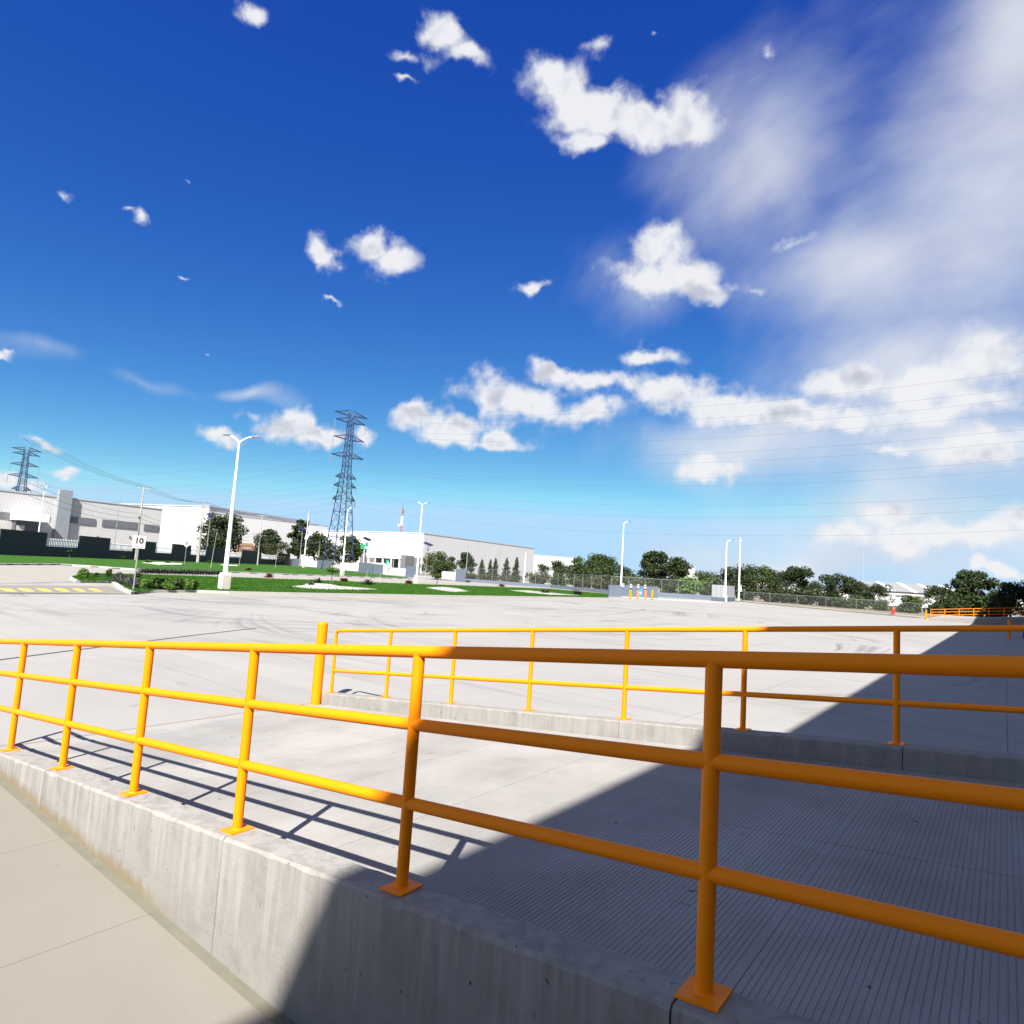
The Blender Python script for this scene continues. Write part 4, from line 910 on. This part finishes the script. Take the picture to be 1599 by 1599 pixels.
# green street sign
for px, D_, y0_, y1_, w_, m, lab in ((567,170,850,857.5,12,'sign_green','green overhead road sign beside the tree right of the tower'),(604.5,150,874,881.5,5,'sign_green','small green sign on a post before the white factory'),):
    P = AT(px, D_); rz = math.atan2(P.y, P.x)-math.pi/2; zt, zb = HT(P, y0_), HT(P, y1_); w = w_*D_/F_PX
    t = thing('road_sign', P, lab, 'sign', rz=rz); MB().tube([(0,.06,0),(0,.06,zt)], .08, 6).build('post', 'picket', t)
    bd = MB().box((0,-.06,(zt+zb)/2), (w,.06,zt-zb)).build('board', m, t); MB().box((w*.22,-.1,(zt+zb)/2-.15), (w*.38,.01,(zt-zb)*.45)).build('print', 'sign_white', bd)
# plain banner on a brick hut, billboard frame
P = AT(383, 262); rz = math.atan2(P.y, P.x)-math.pi/2; k_ = 262/F_PX
t = thing('roof_sign', P, 'tan hut roof carrying a rust-red banner lettered in white, behind the dark wall', 'sign', rz=rz)
z1 = HT(P, 851); z0 = HT(P, 861); MB().box((0,1.5,z1/2), (30*k_,3,z1)).build('hut', 'brick_tan', t); 
bd = MB().box((2*k_,-.1,HT(P,855.5)), (17*k_,.15,7.5*k_)).build('banner', 'banner_brown', t); text('SE RENTA', 3.3*k_, 'sign_white', bd, (2*k_,-.19,HT(P,855.5)), (math.pi/2,0,0))
MB().box((0,.5,z1+.4), (20*k_,.6,.8)).build('parapet', 'brick_tan', t)
for i in range(6): MB().box((-8*k_+i*4*k_,-.05,z1-1.2), (.3,.3,2.4)).build('stud', 'bark', t)

# hydrant
P = G(1395, 961); H = .95; t = thing('fire_hydrant', P, 'red fire hydrant on the far right edge of the yard', 'hydrant')
MB().tube([(0,0,0),(0,0,.1),(0,0,.1),(0,0,.62)], [.2,.2,.14,.14], 12).build('barrel', 'red_paint', t, True); MB().tube([(0,0,.62),(0,0,.7),(0,0,.85),(0,0,.95)], [.2,.19,.12,.04], 12).build('bonnet', 'red_paint', t, True)
for a in (0, math.pi, -math.pi/2): MB().tube([(0,0,.5),(math.cos(a)*.26,math.sin(a)*.26,.5)], .075, 10).build('outlet', 'red_paint', t)

# car at the right edge, in the shade
P = G(1592, 997); t = thing('parked_car', Vector((P.x+1.15, P.y+2.0, 0)), 'black car mostly cut off by the right edge, in the building shade', 'car', rz=math.pi/2)
prof = [(-2.1,.35),(-2.15,.62),(-1.95,.9),(-1.15,1.0),(-.55,1.42),(.75,1.44),(1.45,1.02),(2.1,.95),(2.2,.6),(2.1,.33)]
b = MB(); ny = 5; yy = [-.88,-.86,0,.86,.88]; sh = [.93,1,1,1,.93]
for j in range(ny):
    for (x, z) in prof:
        tuck = (1-.17*max(0, (z-.95)/.5)); b.v.append((x*sh[j], yy[j]*tuck, .33+(z-.33)*(sh[j] if z > .6 else 1)))
n = len(prof)
for j in range(ny-1):
    for i in range(n): a = j*n+i; c = j*n+(i+1)%n; b.f.append((a, a+n, c+n, c))
b.f.append(tuple(range(n))); b.f.append(tuple((ny-1)*n+i for i in range(n-1,-1,-1))); b.build('body', 'car_paint', t, bevel=.0)
for sx in (-1.35, 1.35):
    for sy in (-.8, .8):
        w = thing('wheel', (sx, sy, .32), None, None); w.parent = t
        MB().tube([(0,-.11,0),(0,.11,0)], .32, 20).build('tyre', 'rubber', w, True); MB().tube([(0,-.115,0),(0,.115,0)], .19, 14).build('rim', 'rim', w)
MB().add([(-1.13,-.6,1.03),(-.57,-.56,1.4),(-.57,.56,1.4),(-1.13,.6,1.03),(-1.17,-.6,1.03),(-.61,-.56,1.41),(-.61,.56,1.41),(-1.17,.6,1.03)], [(0,1,2,3),(7,6,5,4),(0,4,5,1),(2,6,7,3)]).build('windscreen', 'glass', t)
for sy in (-.62,.62): MB().box((-2.07,sy,.72), (.12,.34,.14)).build('headlight', 'lens', t)

# ------------------------------------------------------------------ factories behind
def oriented_block(name, A, B, depth, h, label, m='factory_white', back=1):
    t, L = frame_thing(name, A, B, label, 'building'); MB().box((L/2, back*depth/2, h/2), (L, depth, h)).build('wall', m, t); MB().box((L/2, back*depth/2, h+.15), (L+.3, depth+.3, .3)).build('roof_trim', 'factory_grey', t)
    return t, L
# left shaded factory with the stair tower
FA, FB = AT(-60, 146), AT(246, 184); h1 = HT(AT(120, 166), 780)
t, L = oriented_block('factory', FA, FB, 60, h1, 'long pale factory in shade at far left with dark window band and grey tower', 'factory_pale')
def FX(px): return fline(FA, FB, px)*L
def FZ(px, py): return HT(FA+(FB-FA)*fline(FA, FB, px), py)
for a, b_, ya, yb in ((-50,9.5,797,806),(57,70,803,811),(104,143,807.5,817.5),(154,210,813,823),(220,243,819,828)):
    zc = (FZ((a+b_)/2, ya)+FZ((a+b_)/2, yb))/2; MB().box(((FX(a)+FX(b_))/2, -.1, zc), (FX(b_)-FX(a), .3, FZ((a+b_)/2, ya)-FZ((a+b_)/2, yb))).build('window', 'factory_band', t)
tw = FZ(95, 765); MB().box(((FX(79)+FX(100))/2, -.65, tw/2), (FX(100)-FX(79), 1.3, tw)).build('tower', 'tower_grey', t)
pa, pb = FX(10), FX(58); zz = FZ(34, 801); z2 = FZ(34, 813)
MB().box(((pa+pb)/2, -2.5, (zz+z2)/2), (pb-pa, 5, zz-z2)).build('entrance_canopy', 'white_paint', t); MB().box(((pa+pb)/2, -1.0, z2/2), (pb-pa-1.2, 2, z2)).build('entrance', 'glass', t)
for px in (20, 26): MB().box((FX(px), -2.05, FZ(px, 824)), (.9, .08, 1.3)).build('notice', 'sign_white', t)
for px in (150, 200): MB().box((FX(px), -.12, FZ(px, 838)), (.4, .2, .4)).build('wall_lamp', 'dark_head', t)
# white factory + its grey gable side
WA, WB, WC = AT(240, 300), AT(317, 268), AT(478, 330)
h2 = HT(WB, 800); t, L = oriented_block('factory', WA, WB, 60, h2, 'bright white factory block between the shaded factory and the tall lamp')
MB().box((L*.62, -.15, HT(WB,846)/2), (L*.5, .4, HT(WB,838))).build('dock_opening', 'factory_band', t)
for i in range(5): MB().box((L*(.42+.1*i), -.4, HT(WB,846)/2), (.7, .3, HT(WB,838))).build('column', 'white_paint', t)
t, L = frame_thing('factory', WB+Vector((1,0,0)), WC, 'grey-white sloping-roofed factory behind the dark trees', 'building'); ha = HT(WB, 791); hb = HT(WC, 814)
MB().add([(0,0,0),(L,0,0),(L,60,0),(0,60,0),(0,0,ha),(L,0,hb),(L,60,hb),(0,60,ha)], [(3,2,1,0),(4,5,6,7),(0,1,5,4),(1,2,6,5),(2,3,7,6),(3,0,4,7)]).build('wall', 'factory_pale', t)
MB().add([(-.3,-.3,ha),(L+.3,-.3,hb),(L+.3,60,hb),(-.3,60,ha),(-.3,-.3,ha+.5),(L+.3,-.3,hb+.5),(L+.3,60,hb+.5),(-.3,60,ha+.5)], [(3,2,1,0),(4,5,6,7),(0,1,5,4),(1,2,6,5),(2,3,7,6),(3,0,4,7)]).build('roof_trim', 'factory_grey', t)
# large white factory in the middle
KA, KB, KC = AT(470, 282), AT(658, 246), AT(832, 322)
h3 = HT(KB, 833)
t = thing('factory', KB, 'largest bright white factory with a shaded right side, in the middle', 'building')
far_c = KA+(KC-KB)
MB().prism([tuple(KA[:2]), tuple(KB[:2]), tuple(KC[:2]), tuple(far_c[:2])], 0, h3).build('wall', 'factory_white', t, rel=True)
MB().prism([tuple((KA+(KA-far_c)*.002)[:2]), tuple((KB+(KB-far_c)*.002)[:2]), tuple((KC+(KC-KA)*.002)[:2]), tuple(far_c[:2])], h3, h3+.4).build('roof_trim', 'factory_grey', t, rel=True)
ang = math.atan2(KB.y-KA.y, KB.x-KA.x); nrm = Vector((math.sin(ang), -math.cos(ang), 0))
def on_face(px, off): f = fline(KA, KB, px); return KA+(KB-KA)*f+nrm*off
zt = HT(on_face(610, 0), 868.5)
a, b_ = on_face(562, .1), on_face(656, .1); c = (a+b_)/2; MB().box((c.x, c.y, zt/2), ((b_-a).length, .3, zt), ang).build('dock_opening', 'factory_band', t, rel=True)
a, b_ = on_face(588, 3), on_face(640, 3); c = (a+b_)/2; MB().box((c.x, c.y, zt-.6), ((b_-a).length, 6, .7), ang).build('canopy', 'white_paint', t, rel=True)
for px in (590, 600, 612, 625, 638): q = on_face(px, 5.5); MB().box((q.x, q.y, zt/2-.5), (.5, .5, zt-1), ang).build('column', 'white_paint', t, rel=True)
q = on_face(643, 3); MB().box((q.x, q.y, zt*.55), (2.4, 5, zt*1.1), ang).build('dark_bay', 'factory_band', t, rel=True)
a, b_ = on_face(598, 8), on_face(632, 8); c = (a+b_)/2; MB().box((c.x, c.y, 1.6), ((b_-a).length, .3, 3.2), ang).build('screen_wall', 'concrete_block', t, rel=True)
t, L = oriented_block('factory', AT(828, 340), AT(905, 352), 40, HT(AT(850,345), 868), 'small white building just right of the largest factory')
# right-hand white buildings behind the trees
for (pa, da, pb, db, top, lab) in ((1066,190,1084,190,884,'narrow white block rising between trees left of the lamp poles'),(1070,200,1112,200,897,'low white building between trees left of the lamp poles'),(1150,260,1215,260,905,'low white building glimpsed behind the green tree'),(1215,220,1300,225,918,'white building glimpsed behind the open tree'),(1300,210,1372,205,922,'white building glimpsed behind the flat-topped tree'),(1540,180,1640,190,931,'white building at right glimpsed left of the black trees')):
    oriented_block('building', AT(pa, da), AT(pb, db), 18, HT(AT(pa, da), top), lab, 'shed_white')
RA, RB = AT(1366, 178), AT(1545, 172)
t, L = frame_thing('building', RA, RB, 'long white shed with a pale grey roof behind the right-hand trees', 'building'); hr = HT(RA, 921.5); hr2 = HT(RA, 913.5)
MB().box((L/2, 12, hr/2), (L, 24, hr)).build('wall', 'shed_white', t)
b = MB(); b.add([(-.5,-.5,hr),(L+.5,-.5,hr),(L+.5,12,hr2+1.2),(-.5,12,hr2+1.2),(L+.5,24.5,hr),(-.5,24.5,hr)], [(0,1,2,3),(3,2,4,5),(0,3,5),(1,4,2)]); rf = b.build('roof', 'roof_grey', t)
for f in (.16, .36, .55, .75): MB().add([(L*f+x, y, z) for x in (-.6,.6) for y, z in ((-.52,hr+.06),(12,hr2+1.28))], [(0,2,3,1)]).build('roof_light', 'white_paint', rf)
for f in (.1, .24, .4): MB().box((L*f, -.1, hr*.72), (L*.11, .1, hr*.12)).build('window', 'factory_band', t)
P = AT(1460, 176); P.z = 0; t = thing('water_tank', Vector((P.x, P.y, 0)), 'dark blue square water tank on a frame above the right-hand shed', 'tank'); zt = HT(P, 914); zb = HT(P, 920)
MB().box((0,0,(zt+zb)/2), (1.15,1.15,zt-zb)).build('tank_body', 'tank_blue', t)
for sx in (-.45,.45):
    for sy in (-.45,.45): MB().tube([(sx,sy,0),(sx,sy,zb)], .07, 5).build('leg', 'galv', t)
P = AT(1552, 178); t = thing('sign_board', P, 'small blue-grey board on legs above the black tree at right', 'board', rz=math.atan2(P.y,P.x)-math.pi/2); zt = HT(P, 908.5); zb = HT(P, 912.5)
MB().box((0,0,(zt+zb)/2), (2.3,.2,zt-zb)).build('board', 'factory_grey', t)
for sx in (-.8,.8): MB().tube([(sx,.1,0),(sx,.1,zb)], .07, 5).build('leg', 'galv', t)

# ------------------------------------------------------------------ transmission towers and lines
def lattice_tower(P, H, rot, label, arms, base_w, top_w, waist, thick=.11):
    t = thing('transmission_tower', P, label, 'pylon', 'transmission towers', rot)
    def hw(z):
        zw = waist*H
        return (base_w+(top_w*1.7-base_w)*(z/zw))/2 if z < zw else (top_w*1.7+(top_w-top_w*1.7)*((z-zw)/(H-zw)))/2
    levels = [0]; z = 0
    while z < H*.97: z += max(1.5, hw(z)*1.55); levels.append(min(z, H))
    for sx in (-1,1):
        for sy in (-1,1):
            b = MB(); b.tube([(sx*hw(z), sy*hw(z), z) for z in (0, waist*H, H)], [thick*1.35, thick*1.1, thick*.8], 5).build('leg', 'steel_blue', t)
    b = MB()
    for i in range(len(levels)-1):
        z0, z1 = levels[i], levels[i+1]; a, c = hw(z0), hw(z1)
        for k in range(4):
            sg = [(-1,-1),(1,-1),(1,1),(-1,1)]; p, q = sg[k], sg[(k+1)%4]
            b.tube([(p[0]*a,p[1]*a,z0),(q[0]*c,q[1]*c,z1)], thick*.55, 4, False); b.tube([(q[0]*a,q[1]*a,z0),(p[0]*c,p[1]*c,z1)], thick*.55, 4, False)
            if i % 2 == 0: b.tube([(p[0]*a,p[1]*a,z0),(q[0]*a,q[1]*a,z0)], thick*.5, 4, False)
    b.build('bracing', 'steel_blue', t)
    tips = []
    for (z, half, ins) in arms:
        a = hw(z); b = MB()
        for sd in (-1, 1):
            tip = (sd*half, 0, z+.1)
            for sy in (-1, 1):
                b.tube([(sd*a, sy*a, z-.2), tip], thick*.75, 4); b.tube([(sd*a, sy*a, z+1.3), tip], thick*.75, 4)
                n = 4
                for i in range(n):
                    f0, f1 = i/n, (i+.5)/n; lo = lambda f: (sd*(a+(half-a)*f), sy*a*(1-f), z-.2+.3*f); hi = lambda f: (sd*(a+(half-a)*f), sy*a*(1-f), z+1.3-1.2*f)
                    b.tube([lo(f0), hi(f1)], thick*.45, 4, False); b.tube([hi(f1), lo((i+1)/n)], thick*.45, 4, False)
        arm = b.build('cross_arm', 'steel_blue', t)
        for sd in (-1, 1):
            if ins: MB().tube([(sd*half,0,z+.05),(sd*half,0,z-ins)], .09, 6).build('insulator', 'ceramic', arm)
            tips.append((sd*half, 0, z-ins))
    return t, tips
C = AT(528, 181); Hc = HT(C, 641)
azc = math.atan2(AR.y, AR.x)+.76
def zc(py): return HT(C, py)
armsC = [(zc(646), 5.4, 0), (zc(657), 4.9, 2.6), (zc(684), 5.0, 3.0), (zc(712), 5.3, 3.0), (zc(745), 3.3, 1.6), (zc(759), 3.6, 1.6), (zc(780), 3.6, 1.6)]
tc_, tipC = lattice_tower(C, Hc-.3, azc, 'tall blue-grey lattice transmission tower left of centre, before the white factory', armsC, 6.6, 1.2, .62)
Lt = AT(22, 262); Hl = HT(Lt, 697); sL = Hl/Hc
armsL = [(z*sL, w, i_) for z, w, i_ in armsC]
tl_, tipL = lattice_tower(Lt, Hl-.3, azc+.2, 'smaller distant lattice transmission tower above the shaded factory at far left', armsL, 7.5, 1.4, .62, .12)
bpy.context.view_layer.update()
worldC = [tc_.matrix_world @ Vector(p) for p in tipC]; worldL = [tl_.matrix_world @ Vector(p) for p in tipL]
stepv = (C-Lt); Rt = C+stepv*1.05; dH = Vector((0,0,0))
worldR = [p+stepv*1.05 for p in worldC]
def sag(A, B, s, n=14):
    return [A.lerp(B, i/n)-Vector((0,0,s*4*(i/n)*(1-i/n))) for i in range(n+1)]
for i in range(len(worldC)):
    for (a, b_, s) in ((worldL[i], worldC[i], 5.0), (worldC[i], worldR[i], 5.5)):
        if s > 5.2 and i in (8, 10, 12): continue
        MB().tube(sag(a, b_, s), .017, 4).build('power_line', 'wire')
for i, o in enumerate([o for o in COL.objects if o.name.startswith('power_line')]):
    tag(o, 'thin high-voltage wire strung from the lattice towers across the sky', 'power line', 'high-voltage wires')
P = AT(622, 420); H = HT(P, 785); t = thing('radio_mast', P, 'slender red and white radio mast behind the largest factory', 'mast')
for k in range(7):
    z0, z1 = H*k/7*.93, H*(k+1)/7*.93; b = MB(); w = .95-.07*k; w2 = w-.07
    cs = [(math.cos(a)*w, math.sin(a)*w) for a in (0, 2.09, 4.19)]; c2 = [(x*w2/w, y*w2/w) for x, y in cs]
    for i in range(3):
        b.tube([(*cs[i], z0), (*c2[i], z1)], .2, 4); n = 3
        for j in range(n):
            f0, f1 = j/n, (j+1)/n; p = Vector((*cs[i], z0)).lerp(Vector((*c2[i], z1)), f0); q = Vector((*cs[(i+1)%3], z0)).lerp(Vector((*c2[(i+1)%3], z1)), f1); b.tube([p, q], .12, 4)
    b.build('mast_section', 'mast_red' if k % 2 == 0 else 'white_paint', t)
MB().tube([(0,0,H*.93),(0,0,H)], [.25,.1], 5).build('antenna', 'dark_head', t); MB().tube([(-1.6,-.6,H*.66),(-1.6,-1.2,H*.66)], 1.0, 12).build('dish', 'sign_white', t); MB().tube([(1.2,-.6,H*.88),(1.2,-1.0,H*.88)], .9, 12).build('dish', 'dark_head', t)
P = AT(1348, 900); H = HT(P, 858); t = thing('radio_mast', P, 'very faint thin mast far off above the flat-topped tree', 'mast'); MB().tube([(0,0,0),(0,0,H)], [.28,.15], 4).build('pole', 'factory_grey', t); MB().box((0,0,H*.98), (.6,.6,.9)).build('beacon', 'factory_grey', t)

# distribution poles and wires
def util_pole(px, depth, top, label, arm_w=2.6, two=False, sub=True, ang=.25):
    P = AT(px, depth); H = HT(P, top); t = thing('utility_pole', P, label, 'utility pole', 'utility poles')
    MB().tube([(0,0,-.2),(0,0,H-.3)], [.2,.12], 10).build('pole', 'wood_pole', t, True)
    if two: MB().tube([(-.75,0,-.2),(-.75,0,H-.7)], [.2,.13], 8).build('pole', 'wood_pole', t, True)
    a = rdir(ang); d = Vector((math.cos(a), math.sin(a), 0)); z = H-.55
    ar = MB().box((0,0,z), (arm_w,.14,.16), a).build('cross_arm', 'metal_grey', t)
    tips = []
    for f in (-.95,-.35,.4,.95):
        p = d*f*arm_w/2+Vector((0,0,z)); MB().tube([p+Vector((0,0,.07)), p+Vector((0,0,.4))], [.09,.06], 6).build('insulator', 'ceramic', ar); tips.append(P+p+Vector((0,0,.4)))
    MB().tube([(0,0,H-.4),(0,0,H)], .05, 5).build('pole_top', 'metal_grey', t)
    low = [P+Vector((0,0,H*f)) for f in (.62,.56,.5)]
    if sub: MB().box((.0,-.25,H*.57), (.35,.3,.5)).build('junction_box', 'dark_head', t)
    return tips, low
poles = [(213,138,757,'concrete utility pole left, above the ten sign',2.9,False),(311,160,783,'double utility pole just left of the dark tree',2.9,True),(403,190,802,'utility pole before the small olive tree',3.0,False),(497,235,818,'small utility pole left of the transmission tower',3.0,False)]
PT = [util_pole(px, D_, top, lab, w, two) for px, D_, top, lab, w, two in poles]
st_tips = [p+(PT[0][0][i]-PT[1][0][i])*1.3+Vector((0,0,3.0)) for i, p in enumerate(PT[0][0])]; st_low = [p+(PT[0][1][i]-PT[1][1][i])*1.3+Vector((0,0,2.0)) for i, p in enumerate(PT[0][1])]
PT = [(st_tips, st_low)]+PT
for k in range(len(PT)-1):
    for a, b_ in list(zip(PT[k][0], PT[k+1][0])):
        tag(MB().tube(sag(a, b_, .9), .022, 4).build('street_wire', 'wire'), 'dark overhead wire strung between the utility pole tops', 'wire', 'wires between utility pole tops')
    for a, b_ in list(zip(PT[k][1], PT[k+1][1])):
        tag(MB().tube(sag(a, b_, 1.0), .028, 4).build('street_cable', 'wire'), 'lower thick cable strung halfway up the utility poles', 'cable', 'lower cables on the utility poles')
for px, D_, top, lab in ((178,150,777,'thin dark lamp post before the shaded factory tower'),(277,190,802,'thin pole with crossbar before the white factory block'),(289,190,822,'short thin pole right of the crossbar pole')):
    P = AT(px, D_); H = HT(P, top); t = thing('thin_pole', P, lab, 'pole'); MB().tube([(0,0,0),(0,0,H)], [.12,.06], 6).build('pole', 'metal_grey', t)
    MB().box((0,0,H*.86), (1.9,.12,.12), rdir(.2)).build('crossbar', 'metal_grey', t)
P = AT(588, 215); H = HT(P, 834)
for px, D_, top, lab in ((584,190,833,'tall grey flagpole-like post before the largest factory'),(614,180,842,'thin grey pole before the factory canopy'),(728,160,851,'pole with twin bars before the shaded factory side'),(819,150,862,'white post by the last conifer'),(778,165,862,'thin pole among the conifers')):
    P = AT(px, D_); H = HT(P, top); t = thing('thin_pole', P, lab, 'pole'); MB().tube([(0,0,0),(0,0,H)], [.13,.08], 6).build('pole', 'metal_grey' if px != 819 else 'white_paint', t); MB().box((0,0,H-.2), (1.2,.15,.12), rdir(.3)).build('bracket', 'metal_grey', t)

# floor of distant woodland and haze-blue hills at the horizon
def hill(x_px0, x_px1, D_, top_fn, name='hills'):
    b = MB(); n = 40
    for i in range(n+1):
        px = x_px0+(x_px1-x_px0)*i/n; P = AT(px, D_); h = top_fn(i/n); b.v += [(P.x, P.y, -1), (P.x*1.15, P.y*1.15, h), (P.x*1.5, P.y*1.5, -1)]
    for i in range(n):
        for k in range(2): a = i*3+k; b.f.append((a, a+3, a+4, a+1))
    return struct(b.build(name, 'hill'))
hill(-700, 2300, 1500, lambda f: 9+5*math.sin(f*23)+3*math.sin(f*61+1))
